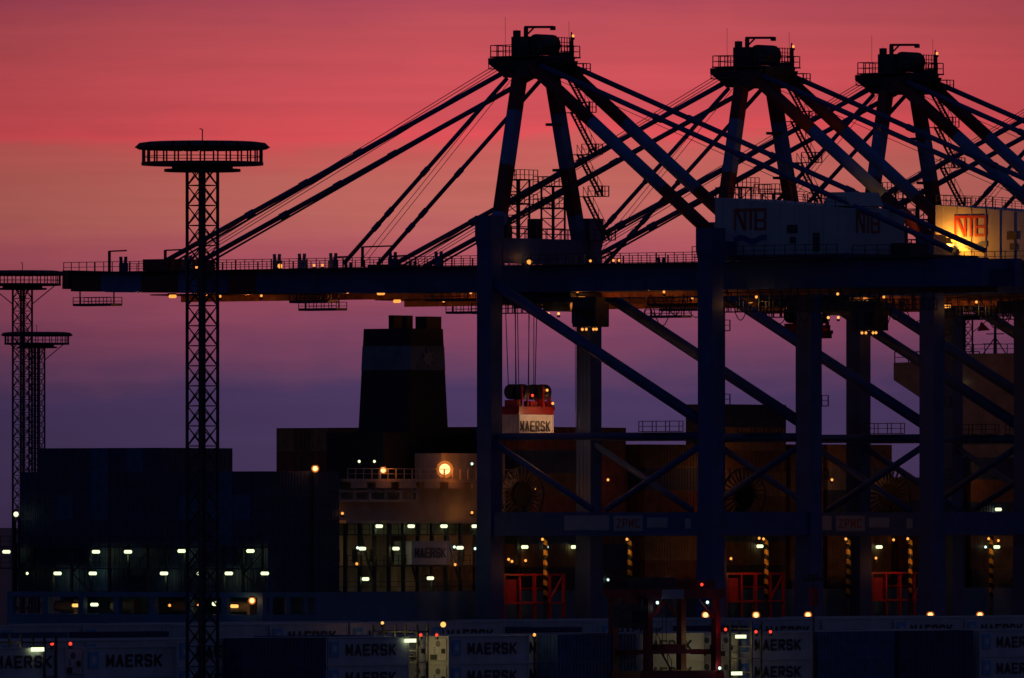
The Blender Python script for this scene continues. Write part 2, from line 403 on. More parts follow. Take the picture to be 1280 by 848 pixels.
def make_crane():
    c = thing('gantry_crane', '', 'crane', 0, 0)
    # legs, bogies, sills
    for x in (0, W):
        for y, zt in ((0, 49.4), (-G, 47.6)):
            mb = MB().frustum((x - 1.2, x + 1.2, y - 1.15, y + 1.15, 3.2), (x - 1.0, x + 1.0, y - 1.0, y + 1.0, 17))
            mb.box(x - 0.99, x + 0.99, y - 0.99, y + 0.99, 17, zt - 3.5)
            mb.frustum((x - 0.99, x + 0.99, y - 0.99, y + 0.99, zt - 3.5), (x - 1.2, x + 1.2, y - 1.1, y + 1.1, zt - 2.4))
            mb.box(x - 1.2, x + 1.2, y - 1.1, y + 1.1, zt - 2.4, zt)
            mb.build('leg', M_BLUE, c)
            bo = MB().prism([(x - 3.6, 1.0), (x + 3.6, 1.0), (x + 3.2, 1.9), (x + 0.9, 2.4), (x - 0.9, 2.4), (x - 3.2, 1.9)], 'y', y - 0.5, y + 0.5).build('bogie', M_BLUE, c)
            for k in range(4):
                smooth_tube(MB().tube((x - 2.7 + 1.8 * k, y - 0.35, 0.5), (x - 2.7 + 1.8 * k, y + 0.35, 0.5), 0.44, 14).build('wheel', M_STEEL, bo))
    for y in (0, -G):
        MB().box(1.25, W - 1.25, y - 0.6, y + 0.6, 2.4, 4.2).build('sill_beam', M_BLUE, c)
        MB().box(1.02, W - 1.02, y - 0.7, y + 0.7, 14.5, 17.0).build('cross_beam', M_BLUE, c)
    MB().box(1.22, W - 1.22, -0.95, 0.95, 44.25, 47.0).build('portal_beam', M_BLUE, c)
    MB().box(1.22, W - 1.22, -G - 0.9, -G + 0.9, 44.15, 46.2).build('portal_beam', M_BLUE, c)
    for x in (0, W):
        sb = MB().box(x - 0.7, x + 0.7, -G + 1.02, -1.02, 14.4, 16.95).build('side_beam', M_BLUE, c)
        if x == 0:
            for a, b_, z0, z1 in ((-17.2, -11.0, 15.0, 16.6), (-21.8, -17.8, 14.9, 16.6), (-25.2, -22.4, 15.3, 16.4), (-28.4, -27.6, 15.2, 16.3)):
                pl = MB().box(-0.76, -0.704, a, b_, z0, z1).build('sign_board', M_SIGN, sb)
            tm = text_mesh('ZPMC', 1.0, 3.2, M_LOGOR)
            link('sign_lettering', tm, c, (-0.765, -18.2, 15.25), (0, 0, R(-90)))
        smooth_tube(MB().tube((x, -1.02, 25.2), (x, -G + 1.02, 25.2), 0.42, 10).build('tie_pipe', M_BLUE, c))
        MB().box(x - 1.1, x - 0.3, -G + 3.5, -G + 9.0, 25.64, 25.72).rail((x - 1.05, -G + 3.5, 25.7), (x - 1.05, -G + 9, 25.7)).rail((x - 0.35, -G + 3.5, 25.7), (x - 0.35, -G + 9, 25.7)).build('walkway', M_STEEL, c)
        smooth_tube(MB().tube((x, -0.9, 41.8), (x, -G + 0.9, 26.6), 0.62, 12).build('diagonal_brace', M_BLUE, c))
        for a in (-0.9, -G + 0.9):
            smooth_tube(MB().tube((x, a, 24.4), (x, -G / 2 + (0.9 if a > -2 else -0.9), 17.2), 0.36, 10).build('lower_brace', M_BLUE, c))
        for zz in (20.5, 28.5, 36.5):             # small leg landings with ladders
            MB().box(x + 1.0, x + 2.2, -G - 1.0, -G + 1.0, zz, zz + 0.1).rail((x + 2.15, -G - 1, zz + 0.1), (x + 2.15, -G + 1, zz + 0.1), sp=1).rail((x + 1.05, -G - 0.95, zz + 0.1), (x + 2.15, -G - 0.95, zz + 0.1), sp=1).build('leg_landing', M_STEEL, c)
    # girders: rear part, then the boom with its red and pale tip
    for gv in GV:
        MB().box(gv - 0.6, gv + 0.6, -63, 2.6, ZB, ZT).build('main_girder', M_BLUE, c)
        segs = [(2.66, 37.5, M_BLUE), (37.5, 41.6, M_RED), (41.6, 46.0, M_BLUE), (46.0, 48.8, M_PALE), (48.8, 54.2, M_RED), (54.2, 60.2, M_PALE), (60.2, 64.6, M_RED)]
        for a, b_, m in segs:
            f = lambda y: ZB + max(0, (y - 20) / 46) * 0.85
            MB().frustum((gv - 0.6, gv + 0.6, a, a + 0.01, ZB), (gv - 0.6, gv + 0.6, a, a + 0.01, ZT)) if False else None
            mb = MB()
            mb.add([(gv + i * 0.6, y, z) for y in (a, b_ - 0.02) for (i, z) in ((-1, f(y)), (1, f(y)), (1, ZT), (-1, ZT))],
                   [(0, 1, 2, 3), (7, 6, 5, 4), (0, 4, 5, 1), (1, 5, 6, 2), (2, 6, 7, 3), (3, 7, 4, 0)])
            mb.build('boom_segment', m, c)
    for y in [-62 + 7.8 * k for k in range(17)]:
        MB().box(GV[0] + 0.6, GV[1] - 0.6, y - 0.3, y + 0.3, ZT - 1.2, ZT - 0.2).build('girder_tie', M_BLUE, c)
    MB().box(GV[0] - 0.9, GV[1] + 0.9, 64.6, 65.6, 42.2, 44.3).build('boom_end', M_RED, c)
    # walkways along the boom
    for k in range(12):
        y0 = 3.2 + k * 5.15
        if k == 11: y1 = 64.4
        else: y1 = y0 + 5.05
        MB().box(3.7, 5.19, y0, y1, ZT - 0.14, ZT - 0.04).rail((3.75, y0, ZT - 0.05), (3.75, y1, ZT - 0.05), sp=1.3).build('boom_walkway', M_STEEL, c)
        MB().box(12.41, 13.9, y0, y1, ZT - 0.14, ZT - 0.04).rail((13.85, y0, ZT - 0.05), (13.85, y1, ZT - 0.05), sp=1.3).build('boom_walkway', M_STEEL, c)
    for k in range(4):
        y0 = -1.6 - k * 6.2
        MB().box(3.7, 5.19, y0 - 6.1, y0, ZT - 0.14, ZT - 0.04).rail((3.75, y0 - 6.1, ZT - 0.05), (3.75, y0, ZT - 0.05), sp=1.3).build('girder_walkway', M_STEEL, c)
        MB().box(12.41, 13.9, y0 - 6.1, y0, ZT - 0.14, ZT - 0.04).rail((13.85, y0 - 6.1, ZT - 0.05), (13.85, y0, ZT - 0.05), sp=1.3).build('girder_walkway', M_STEEL, c)
    for y in (4.5, 11.5, 18.0, 26.5, 31.0, 34.6, 47.5, 57.0):      # paired sheave posts and boxes on the boom
        mb = MB()
        for s_ in (-0.38, 0.38): mb.beam((5.4, y + s_ * 0.6, ZT), (5.4, y + s_, ZT + 1.65), 0.22, 0.3)
        mb.box(5.15, 5.75, y - 0.42, y + 0.42, ZT, ZT + 0.95)
        mb.build('sheave_post', M_BLUE, c)
    MB().box(5.0, 12.6, 49.6, 53.8, ZT + 0.01, ZT + 1.3).build('stay_bracket', M_RED, c)
    for y in (50.0, 58.2, 21.5):
        MB().beam((4.4, y, ZT), (4.4, y, ZT + 2.3), 0.24).beam((4.4, y - 0.1, ZT + 2.25), (4.4, y - 2.5 if y > 40 else y - 4.5, ZT + 2.3), 0.2, 0.16).build('davit', M_STEEL, c)
    for y0, y1 in ((58.0, 63.6), (26.5, 32.0), (7.0, 12.6)):         # maintenance cradles under the boom
        z0 = 40.35
        mb = MB().box(4.4, 6.4, y0, y1, z0 - 0.12, z0 + 0.16)
        for xx in (4.45, 6.35): mb.rail((xx, y0, z0), (xx, y1, z0), h=0.85, sp=1.1)
        for yy in (y0 + 0.3, y1 - 0.3): mb.beam((5.3, yy, z0), (5.3, yy, 42.0), 0.12)
        mb.build('maintenance_cradle', M_STEEL, c)
    MB().box(6.5, 11.9, 3.2, 54.0, ZB + 0.25, ZB + 0.4).build('boom_soffit', M_PRIMER, c)
    MB().box(11.9, 12.1, 3.2, 54.0, ZB - 0.42, ZB + 0.25).build('trolley_rail', M_PRIMER, c)
    MB().box(11.9, 12.1, -60, 2.4, ZB - 0.55, ZB - 0.004).build('trolley_rail', M_PRIMER, c)
    # A-frame
    for x0, x1 in ((1.4, 6.2), (W - 1.4, W - 6.2)):
        bands(c, 'a_frame_leg', (x0, 0.2, 46.5), (x1, 0.5, 66), 1.25, [(3.4, M_PALE), (5.4, M_RED), (6.2, M_PALE), (5.2, M_RED)], rnd_=False, h=1.25)
    for gv in GV:
        bands(c, 'back_leg', (gv, -1.2, 66), (gv, -29.6, 44.6), 0.72, [(10.3, M_RED), (12.2, M_PALE), (9.5, M_RED), (2.6, M_BLUE)], n=14)
        for o_ in (-0.0,):
            stay(c, 'outer_forestay', (gv, 2.6, 65.3), (gv, 51.6, 45.0), 0.30, (0.42, 0.58, 0.74))
            stay(c, 'outer_forestay_link', (gv + 0.0, 2.6, 65.3 - 0.0), (gv, 50.2, 44.9), 0.12, ())
            stay(c, 'inner_forestay', (gv, 2.2, 64.6), (gv, 25.3, 44.6), 0.25, (0.5, 0.72, 0.8))
            stay(c, 'rear_stay', (gv, -1.8, 66.2), (gv, -58.5, 45.0), 0.30, (0.3, 0.5, 0.68))
    for k in range(4):
        xx = 7.4 + k * 0.9
        MB().tube((xx, 3.4, 67.0), (xx, 50.4, 45.4), 0.045, 5).build('hoist_rope', M_ROPE, c)
    for k in range(2):
        MB().tube((7.9 + k, 2.8, 65.8), (7.9 + k, 24.6, 44.9), 0.035, 5).build('guy_rope', M_ROPE, c)
    MB().tube((8.2, -2.0, 64.8), (8.2, -40.0, 50.6), 0.035, 5).build('guy_rope', M_ROPE, c)
    # head on top of the A-frame
    mb = MB().frustum((5.3, 12.3, -1.5, 2.3, 64.7), (5.3, 12.3, -2.7, 3.4, 66.6))
    mb.prism([(-2.6, 66.2), (3.0, 65.0), (5.0, 66.3), (5.0, 66.9), (-2.8, 66.9)], 'x', 6.0, 11.6)
    mb.build('head_frame', M_STEEL, c)
    mb = MB().box(4.9, 12.7, -2.7, 3.9, 66.9, 67.05)
    for p, q in (((4.95, -2.6, 67), (4.95, 3.8, 67)), ((12.65, -2.6, 67), (12.65, 3.8, 67)), ((4.95, 3.8, 67), (12.65, 3.8, 67)), ((4.95, -2.6, 67), (12.65, -2.6, 67))):
        mb.rail(p, q, h=1.25, sp=1.1, th=0.085)
    mb.build('head_platform', M_STEEL, c)
    MB().box(4.3, 7.0, 1.0, 3.6, 65.6, 65.7).rail((4.35, 1, 65.7), (4.35, 3.6, 65.7)).rail((4.35, 3.6, 65.7), (7, 3.6, 65.7)).build('lower_head_platform', M_STEEL, c)
    MB().box(6.2, 8.4, -0.4, 1.9, 67.05, 69.2).box(6.5, 7.0, 1.2, 1.9, 69.2, 69.9).build('winch_cabin', M_STEEL, c)
    smooth_tube(MB().tube((6.6, -1.2, 68.3), (9.6, -1.2, 68.3), 1.15, 16).build('sheave_drum', M_STEEL, c))
    mb = MB().box(9.2, 11.6, -2.4, -1.0, 67.05, 67.5)
    for i in range(6): mb.beam((9.2 + i * 0.48, -2.4, 67), (9.2 + i * 0.48, -2.4, 69.2), 0.07)
    for i in range(4): mb.beam((9.2, -2.4, 67.6 + i * 0.5), (11.6, -2.4, 67.6 + i * 0.5), 0.07)
    mb.build('guard_mesh', M_STEEL, c)
    MB().beam((8.8, 1.9, 67), (8.8, 1.9, 70.3), 0.36).beam((8.8, 2.1, 70.35), (11.6, 0.3, 70.4), 0.3, 0.26).beam((8.8, 1.9, 69.4), (9.6, 1.4, 70.3), 0.16).box(11.3, 11.8, 0.1, 0.5, 70.05, 70.5).build('davit', M_STEEL, c)
    for (xx, yy, h) in ((6.4, 2.9, 4.4), (12.0, -1.6, 4.0), (5.4, 0.6, 3.0)):
        MB().beam((xx, yy, 67), (xx, yy, 67 + h), 0.028).build('antenna', M_STEEL, c)
    MB().frustum((12.0, 12.4, -2.0, -1.6, 67.0), (12.15, 12.25, -1.85, -1.75, 69.8)).build('antenna', M_STEEL, c)
    MB().beam((11.6, -2.5, 67), (11.6, -2.5, 69.1), 0.07).build('lamp_pole', M_STEEL, c)
    lamp(c, (11.6, -2.5, 69.35), 'dot', L_AMBER, name='warning_lamp')
    # stairs up the far leg of the A-frame
    zs = [47.0, 51.8, 56.4, 61.0, 65.2]
    lx = lambda z: (W - 1.4) + (z - 46.5) / 19.5 * (-4.8)
    for k, z in enumerate(zs):
        x = lx(z) + 0.2
        mb = MB().box(x - 0.5, x + 0.9, -4.1, -0.5, z - 0.08, z)
        for xx in (x - 0.45, x + 0.85): mb.rail((xx, -4.1, z), (xx, -2.2, z), sp=0.9)
        mb.rail((x - 0.45, -4.05, z), (x + 0.85, -4.05, z), sp=0.7)
        mb.build('stair_landing', M_STEEL, c)
        if k < 4:
            z1 = zs[k + 1]; xa, xb = x, lx(z1) + 0.2
            mb = MB()
            for s_ in (-0.4, 0.4):
                mb.beam((xa + s_, -3.6, z), (xb + s_, -1.5, z1), 0.06, 0.24)
                mb.beam((xa + s_, -3.6, z + 1.05), (xb + s_, -1.5, z1 + 1.05), 0.06)
                for i in range(5):
                    f = i / 4; mb.beam((xa + (xb - xa) * f + s_, -3.6 + 2.1 * f, z + (z1 - z) * f), (xa + (xb - xa) * f + s_, -3.6 + 2.1 * f, z + (z1 - z) * f + 1.05), 0.05)
            for i in range(15):
                f = (i + 0.5) / 15; mb.box(xa + (xb - xa) * f - 0.4, xa + (xb - xa) * f + 0.4, -3.6 + 2.1 * f - 0.14, -3.6 + 2.1 * f + 0.14, z + (z1 - z) * f - 0.03, z + (z1 - z) * f + 0.03)
            mb.build('stair_flight', M_STEEL, c)
    for z in (54.5, 59.5):
        MB().box(lx(z) - 2.0, lx(z) - 0.6, -0.3, 0.9, z, z + 0.3).build('leg_bracket', M_STEEL, c)
    # rope towers on the portal beam
    for x0, x1, y0, y1, h in ((4.2, 6.0, -0.8, 0.9, 6.4), (10.4, 12.4, -0.7, 1.0, 5.8)):
        mb = MB()
        for xx in (x0, x1):
            for yy in (y0, y1): mb.beam((xx, yy, 47), (xx, yy, 47 + h), 0.17)
        n = 5
        for i in range(n):
            za, zb = 47 + h * i / n, 47 + h * (i + 1) / n
            mb.beam((x0, y0, zb), (x1, y0, zb), 0.09).beam((x0, y1, zb), (x1, y1, zb), 0.09).beam((x0, y0, zb), (x0, y1, zb), 0.09).beam((x1, y0, zb), (x1, y1, zb), 0.09)
            mb.beam((x0, y0, za), (x0, y1, zb), 0.08).beam((x0, y0, za), (x1, y0, zb), 0.08)
        for zz in (47 + h * 0.58, 47 + h):
            mb.box(x0 - 0.7, x1 + 0.7, y0 - 0.7, y1 + 0.7, zz, zz + 0.08)
            mb.rail((x0 - 0.65, y0 - 0.65, zz), (x0 - 0.65, y1 + 0.65, zz), sp=0.8).rail((x0 - 0.65, y0 - 0.65, zz), (x1 + 0.65, y0 - 0.65, zz), sp=0.8).rail((x0 - 0.65, y1 + 0.65, zz), (x1 + 0.65, y1 + 0.65, zz), sp=0.8)
        mb.build('rope_tower', M_STEEL, c)
    MB().rail((1.3, -0.9, 47), (W - 1.3, -0.9, 47), sp=1.2).rail((1.3, 0.9, 47), (W - 1.3, 0.9, 47), sp=1.2).build('portal_railing', M_STEEL, c)
    MB().box(7.4, 8.6, -0.6, 0.6, 47, 49.2).build('switch_cabinet', M_STEEL, c)
    MB().box(1.8, 2.8, -0.9, 0.3, 47, 48.4).build('switch_cabinet', M_STEEL, c)
    # machinery house
    hy0, hy1, hx0, hx1 = -46.0, -28.4, 3.5, 14.2
    zf, zr = 51.0, 49.6
    h = MB().add([(x, y, z) for x in (hx0, hx1) for (y, z) in ((hy1, 44.75), (hy0, 44.75), (hy0, zr), (hy1, zf))],
                 [(0, 1, 2, 3), (7, 6, 5, 4), (0, 4, 5, 1), (1, 5, 6, 2), (2, 6, 7, 3), (3, 7, 4, 0)]).build('machinery_house', M_HOUSE, c)
    for k in range(9):                                     # standing seams of the cladding
        y = hy1 - 1.0 - k * 1.95
        MB().box(hx0 - 0.05, hx0 - 0.003, y - 0.04, y + 0.04, 44.8, zf - (hy1 - y) / (hy1 - hy0) * (zf - zr) - 0.12).build('cladding_seam', M_HOUSE, h)
    for y0, y1, z0, z1 in ((-39.6, -38.2, 47.0, 47.9), (-39.4, -38.6, 45.9, 46.6), (-42.6, -41.7, 45, 47.0)):
        MB().box(hx0 - 0.06, hx0 - 0.004, y0, y1, z0, z1).build('vent_louvre', M_STEEL, h)
    MB().box(hx0 - 0.3, hx1 + 0.3, hy0 - 0.3, hy1 + 0.2, 44.2, 44.72).build('house_floor', M_BLUE, h)
    # NTB mark: letters joined by a top bar, wave below
    def mark(x_of, sc_, z0, base, m):
        mb = MB()
        def b(s0, s1, t0, t1):
            p0, p1 = x_of(base + s0 * sc_), x_of(base + s1 * sc_)
            lo = [min(a, b_) for a, b_ in zip(p0, p1)]; hi = [max(a, b_) for a, b_ in zip(p0, p1)]
            mb.box(lo[0], hi[0], lo[1], hi[1], z0 + t0 * sc_, z0 + t1 * sc_)
        th = 0.3
        b(0, 4.4, 2.05, 2.05 + th)                          # overline
        b(0, th, 0, 2.05); b(1.35, 1.35 + th, 0, 2.05)      # N
        for i in range(9): b(th + i * 0.117, th + (i + 1) * 0.117 + 0.18, 2.05 - (i + 1) * 0.228, 2.05 - i * 0.228 + 0.14 * (i > 0))
        b(2.12, 2.12 + th, 0, 2.05)                         # T
        b(2.8, 2.8 + th, 0, 2.05); b(4.1, 4.4, 0.12, 0.95); b(4.1, 4.4, 1.15, 2.05)
        b(2.8, 4.3, 0, th * 0.9); b(2.8, 4.25, 0.93, 0.93 + th * 0.9)
        return mb
    def front_pt(s_): return (hx0 - 0.06, hy1 - s_, 0)
    mb = mark(front_pt, 1.0, 47.4, 2.6, M_LOGOR)
    mb.v = [(x if i % 2 == 0 else x + 0.055, y, z) for i, (x, y, z) in enumerate(mb.v)]
    mb.build('lettering', M_LOGOR, h)
    wv = MB()
    for i in range(12):
        y = hy1 - 2.6 - i * 0.37; dz = 0.22 * math.sin(i * 0.75)
        wv.box(hx0 - 0.06, hx0 - 0.005, y - 0.38, y, 46.1 + dz, 46.7 + dz)
    wv.build('wave_mark', M_LOGOB, h)
    def rear_pt(s_): return (hx0 + s_, hy0 - 0.06, 0)
    mb = mark(rear_pt, 0.95, 47.0, 2.0, M_LOGOR)
    mb.v = [(x, y if (i // 2) % 2 == 0 else y + 0.055, z) for i, (x, y, z) in enumerate(mb.v)]
    mb.build('lettering', M_LOGOR, h)
    rr = MB()
    zz = lambda y: zr + (y - hy0) / (hy1 - hy0) * (zf - zr)
    for xx in (hx0 + 0.1, hx1 - 0.1): rr.rail((xx, hy0, zr), (xx, hy1, zf), sp=1.4, th=0.06)
    rr.rail((hx0 + 0.1, hy1 - 0.1, zf), (hx1 - 0.1, hy1 - 0.1, zf), sp=1.4, th=0.06)
    rr.build('roof_railing', M_STEEL, h)
    MB().frustum((5.5, 11, -45.6, -41.5, 49.9), (5.8, 10.6, -45.2, -42, 51.4)).build('roof_unit', M_HOUSE, h)
    MB().box(hx0 - 1.5, hx0 - 0.35, hy0, hy1 + 2.0, 44.5, 44.6).rail((hx0 - 1.45, hy0, 44.6), (hx0 - 1.45, hy1 + 2, 44.6), sp=1.4).build('house_gallery', M_STEEL, h)
    MB().box(4.0, 13.4, -56.5, -46.6, 44.2, 44.5).box(9, 12.5, -50.5, -48, 44.5, 45.9).rail((4.05, -56.5, 44.5), (4.05, -46.6, 44.5)).build('rear_platform', M_STEEL, c)
    # gallery slung under the rear girder, and festoon loops
    for k in range(3):
        y0 = -28.6 - k * 9.6
        mb = MB().box(3.2, 4.9, y0 - 9.5, y0, 38.55, 38.66)
        for xx in (3.25, 4.85): mb.rail((xx, y0 - 9.5, 38.6), (xx, y0, 38.6), h=1.15, sp=0.95, th=0.08)
        for i in range(7):
            yy = y0 - 0.4 - i * 1.45; mb.beam((4.85, yy, 38.6), (4.85, yy, 41.1), 0.1).beam((3.25, yy, 38.6), (3.25, yy, 40.7), 0.08)
        mb.beam((3.25, y0, 40.7), (3.25, y0 - 9.5, 40.7), 0.12)
        mb.build('under_gallery', M_STEEL, c)
    for k in range(10):
        ya = (-13.0 - k * 1.9) if k < 5 else (-27.0 - (k - 5) * 4.5); sag = 2.2 + 1.5 * rnd.random(); wd = 2.6 + 2.0 * rnd.random()
        pts = [(6.8 + rnd.random() * 2, ya - wd * i / 8, 40.7 - sag * (1 - (i / 4 - 1) ** 2)) for i in range(9)]
        pts = [(pts[0][0], p[1], p[2]) for p in pts]
        MB().path(pts, 0.055, 5).build('festoon_cable', M_BLACK, c)
    # cable reel on the waterside frame
    rx, ry, rz = 4.2, -1.2, 18.9
    reel = MB()
    for i in range(28):
        a0, a1 = 2 * math.pi * i / 28, 2 * math.pi * (i + 1) / 28
        for r_ in (3.0, 1.5):
            reel.beam((rx, ry + r_ * math.cos(a0), rz + r_ * math.sin(a0)), (rx, ry + r_ * math.cos(a1), rz + r_ * math.sin(a1)), 0.12, 0.14, up=(1, 0, 0))
    reel = reel.build('cable_reel', M_STEEL, c)
    for i in range(28):
        a0 = 2 * math.pi * i / 28
        MB().beam((rx, ry + 1.5 * math.cos(a0), rz + 1.5 * math.sin(a0)), (rx, ry + 3.0 * math.cos(a0), rz + 3.0 * math.sin(a0)), 0.16, 0.2, up=(1, 0, 0)).build('spoke', mat('reel_spoke_paint', (0.12, 0.09, 0.06), 0.5), reel)
    smooth_tube(MB().tube((rx + 0.1, ry, rz), (rx + 0.7, ry, rz), 1.42, 20).build('cable_drum', M_BLACK, reel))
    MB().box(rx - 0.3, rx + 0.6, ry - 0.3, ry + 0.9, 17.0, rz - 1.3).build('reel_pedestal', M_STEEL, reel)
    # striped guard posts and the red boarding platform below the waterside frame
    for (x, y, z0) in ((9.6, -0.2, 7.4), (W - 0.6, -6.2, 7.4)):
        mb = MB().tube((0, 0, 0), (0, 0, 6.9), 0.27, 12)
        o = mb.build('striped_post', M_HAZ, c, loc=(x, y, z0)); smooth_tube(o)
        MB().beam((x, y, 4.2 if y > -1 else 0), (x, y, 7.4), 0.3).build('post_foot', M_STEEL, c)
        lamp(c, (x - 0.9, y - 0.3, z0 + 6.6), 'dot', L_AMBER, 26, (1, 0.5, 0.14), name='post_fill_lamp', shift=(-0.3, -0.6, -0.9))  # invented lamp, added to brighten the striped post
    rp = MB().box(3.4, 14.2, 0.62, 3.0, 6.9, 7.1)
    for xx in (3.5, 6.2, 8.9, 11.6, 14.1): rp.beam((xx, 2.9, 7), (xx, 2.9, 10.2), 0.3).beam((xx, 0.8, 4.2), (xx, 0.8, 10.2), 0.3)
    rp.beam((3.5, 2.9, 8.6), (14.1, 2.9, 8.6), 0.16).beam((3.5, 2.9, 10.1), (14.1, 2.9, 10.1), 0.22).beam((3.5, 0.8, 10.1), (14.1, 0.8, 10.1), 0.22).beam((11.6, 0.8, 7.2), (14.1, 0.8, 10.1), 0.2)
    rp.box(4.2, 6.0, 1.0, 2.4, 7.1, 9.6)
    rp.build('boarding_platform', M_BRED, c)
    lamp(c, (3.6, 0.2, 11.8), 'dot', L_AMBER, 110, (1, 0.34, 0.08), name='platform_lamp', shift=(3.4, -2.6, -0.8))
    lamp(c, (10.2, -1.4, 13.9), 'ball', L_SODIUM, 70, (1, 0.5, 0.15), name='post_fill_lamp', shift=(0, 0.4, -0.8)) if False else None
    # trolley (children move with it)
    t_ = MB().box(GV[0] - 0.4, GV[1] + 0.4, -2.0, 6.5, 40.0, 40.9).box(GV[0] + 0.7, GV[1] - 0.7, -0.4, 3.6, 40.9, 42.2)
    t_ = t_.build('trolley', M_STEEL, c)
    mb = MB().box(4.2, 5.8, -2.2, 6.8, 38.75, 38.85)
    for xx in (4.25, 5.75): mb.rail((xx, -2.2, 38.8), (xx, 6.8, 38.8), h=1.1, sp=1.0, th=0.08)
    for i in range(7): mb.beam((5.75, -2.1 + i * 1.45, 38.8), (5.75, -2.1 + i * 1.45, 40.2), 0.09)
    mb.build('trolley_gallery', M_STEEL, t_)
    MB().box(6.0, 11.4, -5.6, -2.02, 39.0, 41.0).build('hoist_box', M_STEEL, t_)
    cab = MB().box(4.4, 6.8, -10.4, -7.2, 37.2, 39.9).box(4.8, 6.4, -10.2, -2.0, 39.9, 40.5).build('operator_cab', M_STEEL, t_)
    for y in (-10.0, -8.9, -7.9):
        MB().box(4.33, 4.39, y, y + 0.75, 37.6, 39.2).build('cab_window', M_GLASS, cab)
    for k, (xx, yy) in enumerate(((5.2, -9.9), (5.6, -9.2), (5.2, -8.5), (5.4, -7.8))):
        lamp(cab, (xx, yy, 36.95), 'dot', L_AMBER, 25 if k == 1 else 0, (1, 0.42, 0.1), shift=(-0.9, 0, 0.3))
    lamp(t_, (5.0, -3.4, 38.7), 'dot', L_SODIUM, 18, (1, 0.5, 0.15), shift=(0, 0, -0.4))
    lamp(t_, (5.0, -4.8, 38.7), 'dot', L_SODIUM)
    for i, (dx, dy) in enumerate(((-2.6, 2.0), (-2.2, 0.9), (-1.4, 1.6), (-0.6, 1.9), (0.4, 1.0), (1.2, 1.7), (2.0, 1.2), (2.6, 2.1))):
        mb = MB().tube((0, 0, 0), (-dx * 0.12, 0.5 - dy * 0.35, -1), 0.05, 5)
        o = mb.build('hoist_rope', M_ROPE, t_, loc=(8.8 + dx, 1.6 + dy, 40.0)); o.scale = (1, 1, 9.6)
    for i in range(4):
        MB().tube((12.0 + 0.35 * i, -1.6 - 0.25 * i, 40.0), (12.0 + 0.35 * i, -1.7 - 0.25 * i, 18), 0.035, 5).build('tag_line', M_ROPE, t_)
    # head block and spreader
    sp = MB().box(5.6, 12.0, 1.2, 3.8, 28.2, 28.6).box(5.8, 11.8, 1.35, 1.75, 27.75, 28.2).box(5.8, 11.8, 3.25, 3.65, 27.75, 28.2)
    for xx in (5.7, 11.6): sp.box(xx, xx + 0.3, 1.3, 3.7, 27.7, 28.25)
    sp = sp.build('spreader', M_CRED, t_)
    for x in (6.9, 10.7):
        for y in (1.9, 3.1):
            smooth_tube(MB().tube((x - 0.5, y, 30.2), (x + 0.5, y, 30.2), 0.85, 16).build('sheave', M_STEEL, sp))
        MB().box(x - 0.25, x + 0.25, 2.2, 2.8, 28.6, 29.9).box(x - 0.9, x - 0.7, 1.1, 1.3, 28.6, 30.9).box(x + 0.6, x + 0.8, 1.5, 1.7, 28.6, 29.8).build('head_block', M_BRED, sp)
    MB().box(8.2, 9.4, 1.6, 2.6, 28.6, 29.2).box(5.7, 6.2, 1.5, 3.3, 28.6, 29.3).box(11.2, 11.9, 1.5, 3.3, 28.6, 29.2).box(11.6, 11.8, 1.6, 2.0, 28.6, 29.9).build('spreader_gear', M_BRED, sp)
    # lamps under and along the boom
    for (y, pw, kd) in ((50.6, 90, 'bulk'), (46.0, 16, 'dot'), (40.0, 34, 'dot'), (20.5, 90, 'bulk'), (10.0, 60, 'dot'), (7.0, 60, 'dot'), (-5.0, 30, 'dot'), (-17.0, 60, 'dot'), (-25.0, 26, 'dot')):
        lamp(c, (9.2 if kd == 'dot' else 6.4, y, ZB + (0.12 if y > 0 else -0.1)), kd, L_BOOM, pw, (1, 0.30, 0.05), name='boom_lamp', rotz=R(90), shift=(2.0 if kd == 'dot' else 4.7, 0, -0.2), radius=0.12)
    for (y, pw, k) in ((33.5, 14, 'ball'), (28.6, 14, 'dot'), (27.4, 0, 'dot'), (45.6, 14, 'dot'), (-1.9, 20, 'ball'), (-10.4, 14, 'dot'), (-13.6, 14, 'dot'), (-14.4, 0, 'dot')):
        lamp(c, (4.6, y, ZT + 0.3), k, L_BOOM, pw, (1, 0.36, 0.08), name='walkway_lamp', shift=(0, 0, 0.5))
    lamp(c, (7.4, -7.0, 40.4), 'bulk', L_BOOM, 170, (1, 0.28, 0.05), name='girder_lamp', rotz=R(90), shift=(0, 0, -0.7))
    lamp(c, (4.2, -33.5, 40.2), 'dot', L_AMBER, 60, (1, 0.42, 0.1), name='girder_lamp', shift=(0, 0, -0.6))
    lamp(c, (4.2, -44.5, 40.4), 'dot', L_AMBER, 0, name='girder_lamp')
    return c
c1 = make_crane()
UH = u_at(692, 11.83) + 1.22                       # where the hoisted container hangs
CR = [c1]
for v in (v_at(891, 0), v_at(1073, 0), v_at(1318, 0)):
    k = copy_tree(c1); place(k, v, 0); CR.append(k)
for k, lab in zip(CR, ('blue gantry crane with warning lamp, lifting a white container on its spreader',
                       'blue gantry crane whose white machinery house wall is lit by an orange lamp',
                       'blue gantry crane between the crane with the lamp-lit house and the last crane',
                       'last blue gantry crane of the row, its head cut off beyond the others')):
    k['label'] = lab; k['group'] = 'gantry cranes along the quay'
